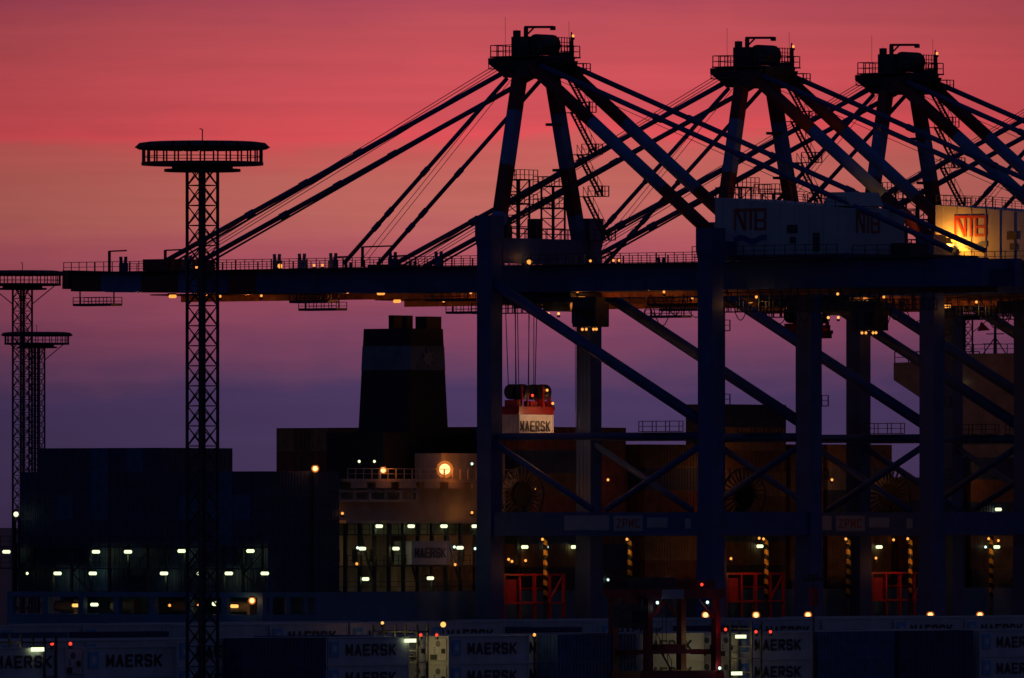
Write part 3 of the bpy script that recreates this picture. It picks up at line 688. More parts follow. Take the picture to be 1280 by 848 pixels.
for k, dy in ((0, UH - 2.5), (1, -9.0), (2, -22.0), (3, -14.0)):
    for ch in CR[k].children:
        if ch.name.startswith('trolley') and not ch.name.startswith('trolley_'):
            ch.location.y = dy
            for g_ in (list(ch.children) if k else []):
                n_ = g_.name.split('.')[0]
                if n_ == 'hoist_rope': g_.scale.z = 0.6
                elif n_ == 'spreader': g_.location.z = 8.8
                elif n_ == 'tag_line':
                    bpy.data.objects.remove(g_)
# the lamp that lights the second crane's machinery house
for ch in CR[1].children:
    if ch.name.startswith('machinery_house'):
        MB().beam((1.9, -30.9, 44.6), (1.9, -30.9, 46.6), 0.14).box(1.5, 2.3, -31.4, -30.4, 46.6, 47.3).build('floodlight_post', M_STEEL, ch)
        lamp(ch, (2.7, -31.0, 46.3), 'ball', L_SODIUM, 3600, (1, 0.30, 0.02), name='house_floodlight', shift=(-0.3, 0, 0.35), radius=0.2)
#=====SHIP
# ------------------------------------------------------------------ container shapes
CL, CW, CH, CHQ = 12.19, 2.44, 2.59, 2.90
def container_mesh(name, m, h=CH, length=CL, corr=True):
    mb = MB(); a, b_ = length / 2, CW / 2
    d = 0.07
    mb.box(-a + 0.1, a - 0.1, -b_ + d, b_ - d, 0.12, h - 0.05)                       # core
    for x in (-a, a - 0.16):
        for y in (-b_, b_ - 0.16): mb.box(x, x + 0.16, y, y + 0.16, 0, h)            # corner posts
    for y in (-b_, b_ - 0.1):
        mb.box(-a + 0.16, a - 0.16, y, y + 0.1, 0.001, 0.18); mb.box(-a + 0.16, a - 0.16, y, y + 0.1, h - 0.1, h - 0.001)
    for x in (-a, a - 0.1):
        mb.box(x, x + 0.1, -b_ + 0.16, b_ - 0.16, 0.001, 0.18); mb.box(x, x + 0.1, -b_ + 0.16, b_ - 0.16, h - 0.12, h - 0.001)
    if corr:
        n = int(length / 0.55)
        for i in range(n):
            x = -a + 0.3 + (length - 0.6) * (i + 0.25) / n
            for y0, y1 in ((-b_ + 0.02, -b_ + d), (b_ - d, b_ - 0.02)): mb.box(x, x + 0.27, y0, y1, 0.18, h - 0.1)
    for x0, x1 in ((-a - 0.02, -a + 0.09),):                                          # door leaves with locking bars
        for y in (-0.85, -0.35, 0.35, 0.85): mb.box(x0, x0 + 0.06, y - 0.03, y + 0.03, 0.2, h - 0.15)
        for y in (-b_ + 0.19, 0.02): mb.box(-a + 0.03, -a + 0.1, y, y + 1.0, 0.2, h - 0.14)
    return mb.mesh(name, m)
CCOL = {'navy': (0.03, 0.055, 0.14), 'slate': (0.05, 0.07, 0.13), 'rust': (0.21, 0.06, 0.04), 'brown': (0.17, 0.09, 0.05), 'grey': (0.2, 0.2, 0.21), 'blue': (0.05, 0.13, 0.27),
        'green': (0.04, 0.1, 0.07), 'tan': (0.28, 0.17, 0.09)}
CM = {k: container_mesh('container', mat('container_%s_paint' % k, c_, 0.6, var=0.4, scale=0.8)) for k, c_ in CCOL.items()}
CM20 = {k: container_mesh('container', MATS['container_%s_paint' % k], CH, 6.06) for k in CCOL}
ORD = ['first', 'second', 'third', 'fourth', 'fifth', 'sixth', 'seventh', 'eighth', 'ninth', 'tenth', 'eleventh', 'twelfth', 'thirteenth', 'fourteenth', 'fifteenth', 'sixteenth', 'seventeenth', 'eighteenth']
CWH = container_mesh('container', mat('container_white_paint', (0.55, 0.56, 0.58), 0.5, var=0.2, scale=0.6), CHQ, corr=False)
CWS = container_mesh('container', mat('container_white_paint', None), CH, corr=False)

# ------------------------------------------------------------------ the ship
U0 = 5.2
VS = v_at(334, U0 + 0.6)                    # after face of the aftmost bay
U1 = u_at(25, VS) + 0.6
UM = (U0 + U1) / 2
VEND = VS + 250
BASE = (VS, U0, -6.0)
ship = thing('container_ship', 'blue-hulled container ship with a black funnel moored behind the cranes', 'ship', VS, U0, -6.0)
def sp_(mb, name, m, parent=None, shift=None):
    return mb.build(name, m, parent or ship, off=BASE) if (parent is None) else mb.build(name, m, parent, off=BASE)
ZD = 8.3                                     # deck
ZM = 5.9                                     # mooring deck floor
hv = VS - 1.5
ring = [(hv + 9, U0), (VEND - 60, U0), (VEND - 25, U0 + 5), (VEND, UM), (VEND - 25, U1 - 5), (VEND - 60, U1), (hv + 9, U1)]
hull = sp_(MB().prism(ring, 'z', -6, ZD), 'hull', M_HULL)
sp_(MB().box(hv, hv + 8.98, U0 + 0.01, U1 - 0.01, -6, ZM).box(hv, hv + 8.98, U0 + 0.01, U1 - 0.01, 7.75, ZD + 0.01), 'stern', M_HULL)
n = 7
for i in range(n + 1):
    u = U0 + 0.4 + (U1 - U0 - 0.8) * i / n
    sp_(MB().box(hv + 0.05, hv + 0.7, u - 0.38, u + 0.38, ZM, 7.75), 'stern_pillar', M_HULL)
for k in range(3): sp_(MB().box(hv + 3.0 * k + 1.2, hv + 3.0 * k + 1.8, U0 + 0.06, U0 + 0.4, ZM, 7.75), 'stern_pillar', M_HULL)
for i in range(4):
    u = U0 + 5 + i * 8.2
    sp_(MB().tube((hv + 4, u, ZM + 0.8), (hv + 4, u + 3, ZM + 0.8), 0.6, 12).box(hv + 3.4, hv + 4.6, u - 0.4, u, ZM, ZM + 1.5), 'mooring_winch', M_BUFF)
sp_(MB().rail((hv + 9, U0 + 0.2, ZD), (VEND - 60, U0 + 0.2, ZD), sp=2.5, th=0.06), 'bulwark_railing', M_STEEL)
# aft lashing bridge across the stern
zl = [z_at(717, 20, VS), z_at(690, 20, VS)]
br = MB(); vb = VS - 1.05
for i in range(15):
    u = U0 + 0.4 + (U1 - U0 + 1.4) * i / 14
    br.box(vb - 0.12, vb + 0.12, u - 0.11, u + 0.11, ZD, zl[1] + 0.8)
for z in zl:
    br.box(vb - 0.7, vb + 0.6, U0, U1 + 2.2, z + 0.45, z + 0.6); br.rail((vb - 0.65, U0, z + 0.6), (vb - 0.65, U1 + 2.2, z + 0.6), sp=1.4, th=0.06)
for i in range(0, 14, 3):
    ua, ub = U0 + 0.4 + (U1 - U0 + 1.4) * i / 14, U0 + 0.4 + (U1 - U0 + 1.4) * (i + 1) / 14
    br.beam((vb, ua, ZD), (vb, ub, zl[0]), 0.14).beam((vb, ub, zl[0]), (vb, ua, zl[1]), 0.14)
sp_(br, 'lashing_bridge', M_STEEL)
for x, y in ((120, 690), (160, 690), (227, 689), (313, 689), (72, 717), (116, 717), (205, 717), (250, 717), (286, 717), (331, 717), (8, 690)):
    v = vb - 0.3; u = u_at(x, v); z = z_at(y, u, v)
    on = x in (120, 160, 227, 205, 286, 72, 313)
    lamp(ship, (v - BASE[0], u - BASE[1], z - BASE[2]), 'bulk', L_TUBE, 6 if on else 0, (0.85, 1, 0.4), name='deck_lamp', rotz=R(90), shift=(0.3, 0, -0.6))
for x, y, k in ((34, 717, 'dot'), (20, 643, 'ball')):
    v = vb - 0.3; u = u_at(x, v); z = z_at(y, u, v)
    lamp(ship, (v - BASE[0], u - BASE[1], z - BASE[2]), k, L_TUBE, name='deck_lamp')
# sea-side boarding mast carrying the outer lamp
u = u_at(20, vb); z = z_at(643, u, vb)
sp_(MB().beam((vb - 0.3, u, ZD), (vb - 0.3, u, z - 0.3), 0.3).beam((vb - 0.3, u - 0.7, ZD), (vb - 0.3, u - 0.7, z - 0.3), 0.2), 'lamp_column', M_STEEL)
for x, y, l_, kd, pw in ((95, 757, L_SODIUM, 'bulk', 5), (118, 756, L_TUBE, 'bulk', 0), (268, 755, L_TUBE, 'ball', 5), (293, 758, L_SODIUM, 'bulk', 0), (248, 757, L_AMBER, 'dot', 0), (212, 757, L_AMBER, 'dot', 0)):
    v = hv + 1.6; u = u_at(x, v); z = min(7.3, z_at(y, u, v))
    lamp(ship, (v - BASE[0], u - BASE[1], z - BASE[2]), kd, l_, pw, (1, 0.7, 0.3), name='mooring_deck_lamp', rotz=R(90), shift=(0, 0, -0.5))
v = hv - 0.7; u = u_at(315, v); z = z_at(751, u, v)
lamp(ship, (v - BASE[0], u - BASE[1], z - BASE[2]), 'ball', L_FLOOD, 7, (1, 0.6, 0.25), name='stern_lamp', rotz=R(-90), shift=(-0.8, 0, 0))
# engine casing between the aft bay and the bays forward
VC0, VC1 = VS + 13.4, VS + 43.5
zc = lambda y, u=U0 + 2: z_at(y, u, VS + 25)
Z1, Z2, Z3 = zc(651), zc(628), zc(603)
cas = sp_(MB().box(VC0, VC1, U0 + 4.2, U1 - 4.2, ZD, Z1).box(VC0, VC1, U0 + 2.4, U1 - 2.4, Z1, Z3), 'engine_casing', M_CREAM)
sp_(MB().box(VC0 - 0.2, VC1 + 0.2, U0 + 0.4, U1 - 0.4, Z3, Z3 + 0.35).box(VC0 - 0.2, VC1, U0 + 0.4, U1 - 0.4, Z1 - 0.3, Z1 - 0.002), 'casing_deck', M_CREAM)
sp_(MB().box(v_at(470, U0 + 8), VC1, U0 + 7, U0 + 15, Z3 + 0.35, Z3 + 5.5), 'upper_casing', M_FUNNEL)
sp_(MB().box(v_at(545, U0 + 3), VC1 - 0.3, U0 + 2.2, U0 + 6, Z3 + 0.36, Z3 + 3.2), 'deck_locker', M_CREAM)
for k in range(7):
    va = VC0 + 0.2 + k * 4.2
    sp_(MB().rail((va, U0 + 0.5, Z3 + 0.35), (va + 4.1, U0 + 0.5, Z3 + 0.35), sp=1.35, th=0.07), 'casing_railing', M_CREAM)
    sp_(MB().box(va + 0.5, va + 3.2, U0 + 0.38, U0 + 0.5, Z3 - 0.65, Z3 - 0.02), 'railing_screen', M_CREAM)
bl = MB().box(v_at(432, U0), v_at(530, U0), U0 + 0.9, U0 + 2.39, Z2 + 0.0, Z2 + 0.3)
for k in range(6):
    va = v_at(432, U0) + (v_at(530, U0) - v_at(432, U0)) * k / 5
    bl.box(va - 0.25, va + 0.25, U0 + 0.95, U0 + 1.3, Z2 + 0.3, Z3 - 0.7)
bl.box(v_at(432, U0), v_at(530, U0), U0 + 0.92, U0 + 1.2, Z2 + 1.05, Z2 + 1.3)
sp_(bl, 'side_balcony', M_CREAM)
co = 0
vv = VC0
while vv < VC1 + 0.1:
    sp_(MB().box(vv - 0.16, vv + 0.16, U0 + 0.5, U0 + 0.85, ZD, Z1 - 0.3), 'deck_column', M_STEEL)
    if co % 3 == 1: sp_(MB().beam((vv, U0 + 0.67, Z1 - 1.2), (vv + 2.3, U0 + 0.67, ZD + 1.2), 0.2), 'deck_brace', M_STEEL)
    vv += 2.5; co += 1
for z in (zc(668), zc(707)):
    sp_(MB().box(VC0, VC1, U0 + 0.3, U0 + 3.9, z - 0.12, z).rail((VC0, U0 + 0.35, z), (VC1, U0 + 0.35, z), sp=1.25, th=0.06), 'side_passage', M_STEEL)
for k in range(9):
    va = VC0 + 1.0 + k * 3.1
    sp_(MB().box(va, va + 0.95, U0 + 4.14, U0 + 4.196, ZD + 0.3, ZD + 2.3), 'door', M_BUFF)
    sp_(MB().box(va + 1.4, va + 2.3, U0 + 4.12, U0 + 4.196, ZD + 3.2, ZD + 4.6), 'vent_panel', M_STEEL)
def side_lamp(x, y, kind, lens, pw=0, colr=(0.85, 1, 0.5), u=None, name='deck_lamp', shift=(0, 0, -0.5), radius=0.3):
    u = U0 + 0.2 if u is None else u
    v = v_at(x, u); z = z_at(y, u, v)
    return lamp(ship, (v - BASE[0], u - BASE[1], z - BASE[2]), kind, lens, pw, colr, name=name, shift=shift, radius=radius)
for x, y in ((474, 658), (514, 658), (555, 658), (594, 658)): side_lamp(x, y, 'bulk', L_TUBE, 5)
for x, y in ((453, 686), (495, 686), (575, 685), (457, 724), (538, 723), (656, 684), (718, 684), (950, 683), (1099, 684), (1246, 684)): side_lamp(x, y, 'bulk', L_TUBE, {453: 9, 495: 14, 575: 22}.get(x, 4), (1, 0.8, 0.28) if x != 575 else (1, 0.6, 0.5), shift=(0, 0.9 if x not in (495, 575) else -1.2, -0.5))
for x, y in ((447, 685), (568, 684), (684, 684), (760, 725), (839, 725), (1232, 684), (590, 580), (594, 686)): side_lamp(x, y, 'dot', L_COOL)
for x, y in ((428, 642), (590, 641), (640, 702), (657, 701), (569, 706), (949, 673), (1117, 675), (1248, 676), (446, 705)): side_lamp(x, y, 'dot', L_AMBER, 12, (1, 0.4, 0.1), shift=(0, 0.8, 0))
for x, y in ((449, 577), (468, 577)): side_lamp(x, y, 'dot', L_TUBE, u=U0 + 7)
for x, y in ((1193, 637), (1248, 637)): side_lamp(x, y, 'bulk', L_TUBE, 5)
for x, y, pw in ((479, 588, 45), (556, 587, 120)):
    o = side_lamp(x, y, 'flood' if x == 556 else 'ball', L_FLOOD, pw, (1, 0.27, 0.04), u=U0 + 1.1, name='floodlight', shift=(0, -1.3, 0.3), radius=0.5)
    vv = v_at(x, U0 + 1.1); sp_(MB().beam((vv, U0 + 1.6, Z3 + 0.35), (vv, U0 + 1.6, z_at(y, U0 + 1.1, vv)), 0.2), 'floodlight_post', M_CREAM)
# funnel
fu = U0 + 10.6
fv0, fv1 = v_at(452, fu + 3.4), v_at(556, fu - 3.4)
ft, fb = z_at(411, fu, fv0), Z3 + 0.35
fn = sp_(MB().frustum((fv0 - 0.5, fv1 + 0.5, fu - 3.8, fu + 3.8, fb), (fv0 + 0.25, fv1 - 0.2, fu - 3.3, fu + 3.3, ft)), 'funnel', M_FUNNEL)
zb0, zb1 = z_at(463, fu, fv0), z_at(433, fu, fv0)
f0 = (zb0 - fb) / (ft - fb); f1 = (zb1 - fb) / (ft - fb)
lp = lambda a, b_, f: a + (b_ - a) * f
def fr(f, z, g_): return (lp(fv0 - 0.5, fv0 + 0.25, f) - g_, lp(fv1 + 0.5, fv1 - 0.2, f) + g_, lp(fu - 3.8, fu - 3.3, f) - g_, lp(fu + 3.8, fu + 3.3, f) + g_, z)
bd = sp_(MB().frustum(fr(f0, zb0, 0.03), fr(f1, zb1, 0.03)), 'funnel_band', M_BAND, fn)
star = MB()
cx, cz = (fv0 + fv1) / 2, (zb0 + zb1) / 2
pts = []
for i in range(14):
    a_ = math.pi / 2 + i * math.pi / 7; rr_ = 1.15 if i % 2 == 0 else 0.55
    pts.append((cx + rr_ * math.cos(a_), cz + rr_ * math.sin(a_)))
yy = lp(fu - 3.8, fu - 3.3, (f0 + f1) / 2)
star.prism(pts, 'y', yy - 0.16, yy - 0.02); sp_(star, 'star_emblem', mat('emblem_faded_paint', (0.2, 0.24, 0.3), 0.6), fn)
zt2 = z_at(394, fu, fv0)
for x0, x1, uu in ((483, 500, fu + 0.4), (502, 513, fu + 0.4), (515, 543, fu - 0.6)):
    va, vb_ = v_at(x0, uu), v_at(x1, uu)
    s_ = (vb_ - va)
    if x0 == 515: sp_(MB().box(va + s_ * 0.34, vb_, uu - 1.0, uu + 0.6, ft - 0.2, zt2 - 0.1), 'exhaust_pipe', M_FUNNEL, fn)
    else: sp_(MB().box(va + s_ * 0.34, vb_ + 0.0, uu - 0.35, uu + 0.35, ft - 0.2, zt2), 'exhaust_pipe', M_FUNNEL, fn)
sp_(MB().box(fv0 + 0.2, fv0 + 2.8, fu - 1.4, fu + 3.2, ft - 0.5, zt2 - 0.3), 'exhaust_pipe', M_FUNNEL, fn) if False else None

# containers on deck
ship_cont = []
def deck_container(v, u, z, kind, label, group):
    o = link('shipping_container', CM[kind] if isinstance(kind, str) else kind); place(o, v, u, z)
    tag(o, label, 'container', group); ship_cont.append(o); return o
ACROSS = int((U1 - U0 - 0.6) / 2.5)
PU = (U1 - U0 - 1.2 - CW) / (ACROSS - 1)
def uu_of(i): return U0 + 0.6 + CW / 2 + i * PU
zA = z_at(560, UM, VS); zA2 = z_at(590, U0 + 6, VS)
nA = 6; bA = zA - nA * CH
for i in range(ACROSS):
    x_end = (X0 - CU * uu_of(i) + SU * VS) / (D0 + SU * uu_of(i) + CU * VS) * FPX + 640
    nt_ = nA if 50 < x_end < 196 else nA - 1
    for k in range(nt_):
        kd = rnd.choice(['navy', 'navy', 'navy', 'blue', 'slate', 'slate'])
        deck_container(VS + CL / 2 + 0.1, uu_of(i), bA + k * CH, kd, '%s container in the stern stack, tier %s from deck, column %s from quay' % (kd, ORD[k], ORD[i]), 'containers in the stern stack')
sp_(MB().box(VS + 0.05, VS + CL + 0.2, U0 + 0.5, U1 - 0.5, ZD + 0.01, bA - 0.003), 'hatch_cover', M_STEEL)
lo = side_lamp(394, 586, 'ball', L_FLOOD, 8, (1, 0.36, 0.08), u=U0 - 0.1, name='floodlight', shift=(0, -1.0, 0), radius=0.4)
vv = v_at(394, U0 - 0.1); sp_(MB().beam((vv, U0 + 0.2, ZD), (vv, U0 + 0.2, z_at(590, U0, vv)), 0.24), 'floodlight_post', M_STEEL)
# bays forward of the funnel: (px of the sea-side left edge | start v, top tiers)
VB = max(v_at(345, U1 - 0.6), VC1 + 0.6)
bays = [(VB, CL, 534), (VB + CL + 0.5, 6.06, 535)]
for px, ln, tp in ((812, CL, 556), (906, CL, 506), (994, 6.06, 556), (1040, CL, 556), (1129, CL, 597), (1219, CL, 572)):
    bays.append((v_at(px, U0), ln, tp))
warm = ['rust', 'brown', 'rust', 'tan', 'grey', 'brown', 'navy']
for k, (v, ln, tp) in enumerate(bays):
    zt_ = z_at(tp, U0 + 10, v); nn = int((zt_ - ZD - 0.6) / CH); b0 = zt_ - nn * CH
    sp_(MB().box(v, v + ln, U0 + 0.5, U1 - 0.5, ZD + 0.01, b0 - 0.003), 'hatch_cover', M_STEEL)
    for i in range(ACROSS):
        for j in range(nn):
            if k == 0: keep = (j >= nn - 3) or i < 2
            elif k == 1: keep = i < 2 or (j == nn - 1 and i < 6)
            else: keep = i < 2
            if not keep: continue
            kd = rnd.choice(warm)
            cn_ = {'rust': 'rust-red', 'tan': 'tan'}.get(kd, kd)
            where = ('just forward of the funnel', 'in the short second bay', 'in the low third bay', 'in the tall bay', 'in the short fifth bay',
                     'in the sixth bay', 'in the lowest bay', 'in the bay beside the bridge')[k]
            deck_container(v + ln / 2, uu_of(i), b0 + j * CH, kd if ln == CL else CM20[kd], '%s container %s, %s tier, %s column from quay' % (cn_, where, ORD[j], ORD[i]), 'containers in the forward ship stacks')
    if k == 0:   # core of the stack that nothing of the photo shows
        sp_(MB().box(v + 0.3, v + CL - 0.3, uu_of(2) - 1.0, U1 - 1.2, b0 - 0.002, b0 + (nn - 3) * CH - 0.004), 'cell_guide_block', M_STEEL)
    elif k == 1:
        sp_(MB().box(v + 0.3, v + ln - 0.3, uu_of(2) - 1.0, uu_of(6), b0 - 0.002, b0 + (nn - 1) * CH - 0.004), 'cell_guide_block', M_STEEL)
    # lashing bridge at each second gap
    if k in (2, 5, 6):
        lb = MB(); vx = v + CL + 0.35
        for i in range(0, ACROSS + 1, 1):
            u = U0 + 0.5 + i * PU; lb.box(vx - 0.12, vx + 0.12, u - 0.1, u + 0.1, ZD, ZD + 8.2)
        for zz_ in (2.6, 5.2, 7.8): lb.box(vx - 0.3, vx + 0.3, U0 + 0.2, U1 - 0.2, ZD + zz_, ZD + zz_ + 0.12)
        lb.rail((vx - 0.28, U0 + 0.25, ZD + 7.9), (vx + 0.28, U0 + 0.25, ZD + 7.9), sp=0.5)
        sp_(lb, 'lashing_bridge', M_STEEL)
# lamps along the passage that warm the stacks
for x, y, pw in ((668, 612, 30), (905, 590, 110), (760, 600, 30), (1040, 600, 60), (1225, 590, 110)):
    side_lamp(x, y, 'dot', L_AMBER, pw, (1, 0.34, 0.07), u=U0 - 0.6, shift=(0, -2.6, 0), name='stack_lamp')
# white container standing on the casing deck side
def front_text(o, h, ln, m=M_INK, badge=True, y=-CW / 2 - 0.012):
    tw = ln * 0.6
    link('lettering', text_mesh('MAERSK', h * 0.42, tw, m), o, (-ln / 2 + ln * 0.24, y, h * 0.33))
    if badge:
        bx = -ln / 2 + ln * 0.045; s_ = min(h * 0.5, ln * 0.15)
        MB().box(bx, bx + s_, y - 0.015, y + 0.01, h * 0.3, h * 0.3 + s_ * 1.1).build('badge', M_STARB, o)
        p_ = []
        for i in range(14):
            a_ = math.pi / 2 + i * math.pi / 7; r_ = s_ * (0.4 if i % 2 == 0 else 0.19)
            p_.append((bx + s_ / 2 + r_ * math.cos(a_), h * 0.3 + s_ * 0.55 + r_ * math.sin(a_)))
        MB().prism(p_, 'y', y - 0.03, y - 0.016).build('star', M_WHITE, o)
C20H = container_mesh('container', mat('container_white_paint', None), CH, 6.06, corr=False)
C20 = container_mesh('container', mat('container_white_paint', None), CH, 6.6, corr=False)
v2 = v_at(514, U0 - 0.2) + 3.3; z2 = z_at(706, U0 + 1, v2)
oc = link('shipping_container', C20); place(oc, v2, U0 + CW / 2 - 0.25, z2)
tag(oc, 'short white container with large navy lettering beside the funnel casing', 'container')
link('lettering', text_mesh('MAERSK', 1.1, 5.4, M_INK), oc, (-2.75, -CW / 2 - 0.012, 0.75))
sp_(MB().box(v2 - 3.4, v2 + 3.4, U0 + 0.0, U0 + 2.4, z2 - 0.16, z2 - 0.004), 'loading_ledge', M_STEEL)
# hanging container under the first crane's spreader
hc = link('shipping_container', C20H); place(hc, 8.8, UH, 27.7 - CH)
tag(hc, 'white container with navy lettering hanging from the red spreader', 'container')
link('lettering', text_mesh('MAERSK', 1.15, 5.3, M_INK), hc, (-2.9, -CW / 2 - 0.012, 0.75))
for k in range(3):
    lamp(c1, (10.2 + 0.8 * k, 0.4, 30.2), 'dot', L_RED if k != 1 else L_AMBER, 0, name='spreader_lamp') if False else None
for ch in c1.children:
    if ch.name == 'trolley':
        for g_ in ch.children:
            if g_.name == 'spreader':
                for k, (xx, zz_, l_) in enumerate(((10.2, 30.4, L_AMBER), (11.2, 28.95, L_AMBER), (7.6, 29.8, L_RED))):
                    lamp(g_, (xx, 0.9, zz_), 'dot', l_, (20, 120, 120)[k], (1, 0.46, 0.2), name='spreader_lamp', shift=(0.2, -1.5, -2.0))
                lamp(ch, (6.5, -3.2, 32.6), 'dot', L_AMBER, 90, (1, 0.5, 0.2), name='hoist_floodlight', shift=(0, -0.3, -0.3)) if False else None
# accommodation block with the bridge, forward
va = v_at(1112, U1 + 1.5)
zw0, zw1, zr_ = z_at(490, UM, va), z_at(452, UM, va), z_at(440, UM, va)
ht = z_at(441, UM - 6, va)
dk = sp_(MB().box(va + 0.6, va + 13, u_at(1214, va + 1), U0 + 3, ZD, z_at(443, UM, va)), 'deckhouse', M_BUFF) if False else None
ul = u_at(1205, va + 1)
dk = sp_(MB().box(va + 0.6, va + 13, U0 + 1.0, ul, ZD, ht), 'deckhouse', M_BUFF)
wg = MB().prism([(U1 + 1.5, zw1), (U1 + 1.5, z_at(475, U1, va)), (u_at(1145, va), zw0 - 0.6), (ul, zw0 - 3.2), (ul, zw1 + 0.2)], 'x', va + 0.8, va + 4.2)
sp_(wg, 'bridge_wing', M_BUFF, dk)
rl = MB(); rl.rail((va + 0.9, U1 + 1.4, zw1), (va + 0.9, ul, zw1), h=1.3, sp=2.2, th=0.1).rail((va + 4.1, U1 + 1.4, zw1), (va + 4.1, ul, zw1), h=1.3, sp=2.2, th=0.1)
sp_(rl, 'wing_railing', M_STEEL, dk)
sp_(MB().rail((va + 0.7, U0 + 1.1, ht), (va + 0.7, ul, ht), sp=1.6, th=0.08).rail((va + 12.9, U0 + 1.1, ht), (va + 12.9, ul, ht), sp=1.6, th=0.08), 'roof_railing', M_STEEL, dk)
um = u_at(1244, va + 5); zmt = z_at(405, um, va + 5)
sp_(MB().beam((va + 5, um, ht), (va + 5, um, zmt), 0.34, w2=0.18).beam((va + 5, um - 1.6, ht), (va + 5, um, zmt - 1.6), 0.1).beam((va + 5, um + 1.8, ht), (va + 5, um, zmt - 1.6), 0.1).beam((va + 5, um - 1.3, zmt - 1.2), (va + 5, um + 1.3, zmt - 1.2), 0.12).beam((va + 5, um - 0.8, zmt - 2.4), (va + 5, um + 1.8, zmt - 2.4), 0.14), 'signal_mast', M_STEEL, dk)
uf = u_at(1240, va + 5)
fl = MB()
g0 = [(0, 0), (0.9, -0.25), (1.7, -0.05), (0.55, 1.25)]
zf0 = z_at(414, uf, va + 5)
fl.prism([(uf + 2.2, zf0), (uf + 0.3, zf0 + 0.1), (uf + 1.6, zf0 + 1.15)], 'x', va + 5.0, va + 5.06)
sp_(fl, 'signal_flag', M_FLAG, dk)
for z in (zw0 - 6, zw0 - 9, zw0 - 12):
    for k in range(6):
        u = ul - 1.4 - k * 2.4
        sp_(MB().box(va + 0.54, va + 0.598, u - 0.9, u, z, z + 1.0), 'window', M_GLASS, dk)
lamp(ship, (va - 0.2 - BASE[0], u_at(1199, va - 0.2) - BASE[1], z_at(480, 25, va) - BASE[2]), 'dot', L_TUBE, name='deck_lamp')
lamp(ship, (va - 5 - BASE[0], U0 + 14 - BASE[1], ZD + 16 - BASE[2]), 'dot', L_AMBER, 900, (1, 0.42, 0.12), name='stack_lamp', shift=(-1, -2, 1)) if False else None
#=====YARD
# ------------------------------------------------------------------ container yard in front of the quay
uR1, vR1 = uv_of(392, 1185.0)
WHITE_G, DARK_G = 'white refrigerated containers in the yard', 'dark containers in the yard'
def yard(v_left, u, z, kind, label, group, text=False, unit=False):
    h = CHQ if kind == 'whq' else CH
    me = {'whq': CWH, 'whs': CWS}.get(kind) or CM[kind]
    o = link('reefer_container' if kind[:2] == 'wh' else 'shipping_container', me); place(o, v_left + CL / 2, u, z)
    tag(o, label, 'container', group)
    if text: front_text(o, h, CL)
    if unit:
        a = -CL / 2
        pn = MB().box(a - 0.07, a - 0.025, -1.0, 1.0, 0.3, h - 0.25).build('refrigeration_unit', M_WHITE, o)
        mb = MB().tube((a - 0.085, 0.0, h * 0.72), (a - 0.072, 0.0, h * 0.72), 0.3, 16); mb.build('fan', M_GALV, pn)
        MB().box(a - 0.14, a - 0.072, -0.85, -0.45, 0.95, 1.4).build('control_box', M_BLACK, pn)
        MB().box(a - 0.12, a - 0.072, 0.1, 0.9, 0.35, 0.85).build('compressor_cover', M_STEEL, pn)
        for q in range(3): MB().box(a - 0.1, a - 0.072, 0.3, 0.45, 1.0 + 0.22 * q, 1.1 + 0.22 * q).build('vent', M_BLACK, pn)
    return o
def stack2(v_left, u, kind, lab, grp, text=False, unit=False, tiers=2):
    h = CHQ if kind == 'whq' else CH
    for k in range(tiers):
        yard(v_left, u, 0.004 + k * (h + 0.003), kind, lab[min(k, len(lab) - 1)], grp, text and (k == 1 or 'rear' not in grp), unit)
def two(s_): return [s_ + ', lower tier', s_ + ', upper tier']
# first row, by its own sequence
row1 = [(-14, 'whs', True, False, 'white lettered reefer container at the outer end of the front yard row'),
        (90, 'whs', True, False, 'white lettered reefer container behind the forward row by the tall light mast'),
        (292, 'navy', False, False, 'navy corrugated container standing between lettered white containers in front row'),
        (395, 'whs', True, False, 'white lettered container between navy container and the lamp-lit rack gap'),
        (548, 'whs', True, True, 'white lettered container whose machinery end is lit in the rack gap'),
        (684, 'blue', False, False, 'dark blue corrugated container beside the red straddle carrier legs'),
        (908, 'whs', True, True, 'white lettered container behind the rack with two stacked strip lamps'),
        (1012, 'blue', False, False, 'blue corrugated container next to the rack with two strip lamps'),
        (1112, 'navy', False, False, 'navy corrugated container in front row beside the right-hand lettered container'),
        (1212, 'whs', True, False, 'white lettered container at the far end of the front yard row')]
for px, kind, tx, un, lab in row1:
    stack2(v_at(px, uR1), uR1, kind, two(lab), WHITE_G if kind[:2] == 'wh' else DARK_G, tx, un)
PITCH = 2.62
row2 = [(-40, 'whs', 0, 0), (62, 'whs', 0, 0), (208, 'whs', 1, 0), (372, 'whs', 0, 0), (523, 'whs', 1, 1), (625.5, 'whs', 1, 0), (770, 'whs', 1, 0), (884, 'whs', 0, 1), (987, 'whs', 0, 0), (1088, 'whs', 0, 0), (1190, 'blue', 0, 0)]
for i2, (px, kind, tx, un) in enumerate(row2):
    u = uR1 + PITCH
    lab = {208: 'white lettered container partly hidden by the tall light mast', 523: 'white container in second row with machinery end lit in the rack gap',
           625.5: 'white lettered container lit warmly, set back beside dark blue container', 770: 'white lettered container seen between the straddle carrier legs'}.get(px)
    stack2(v_at(px, u), u, kind, two(lab) if lab else ['%s container %s of the second yard row, lower tier' % ({'whs': 'white'}.get(kind, kind), ORD[i2]), '%s container %s of the second yard row, upper tier' % ({'whs': 'white'}.get(kind, kind), ORD[i2])], WHITE_G if kind[:2] == 'wh' else DARK_G, tx, un)
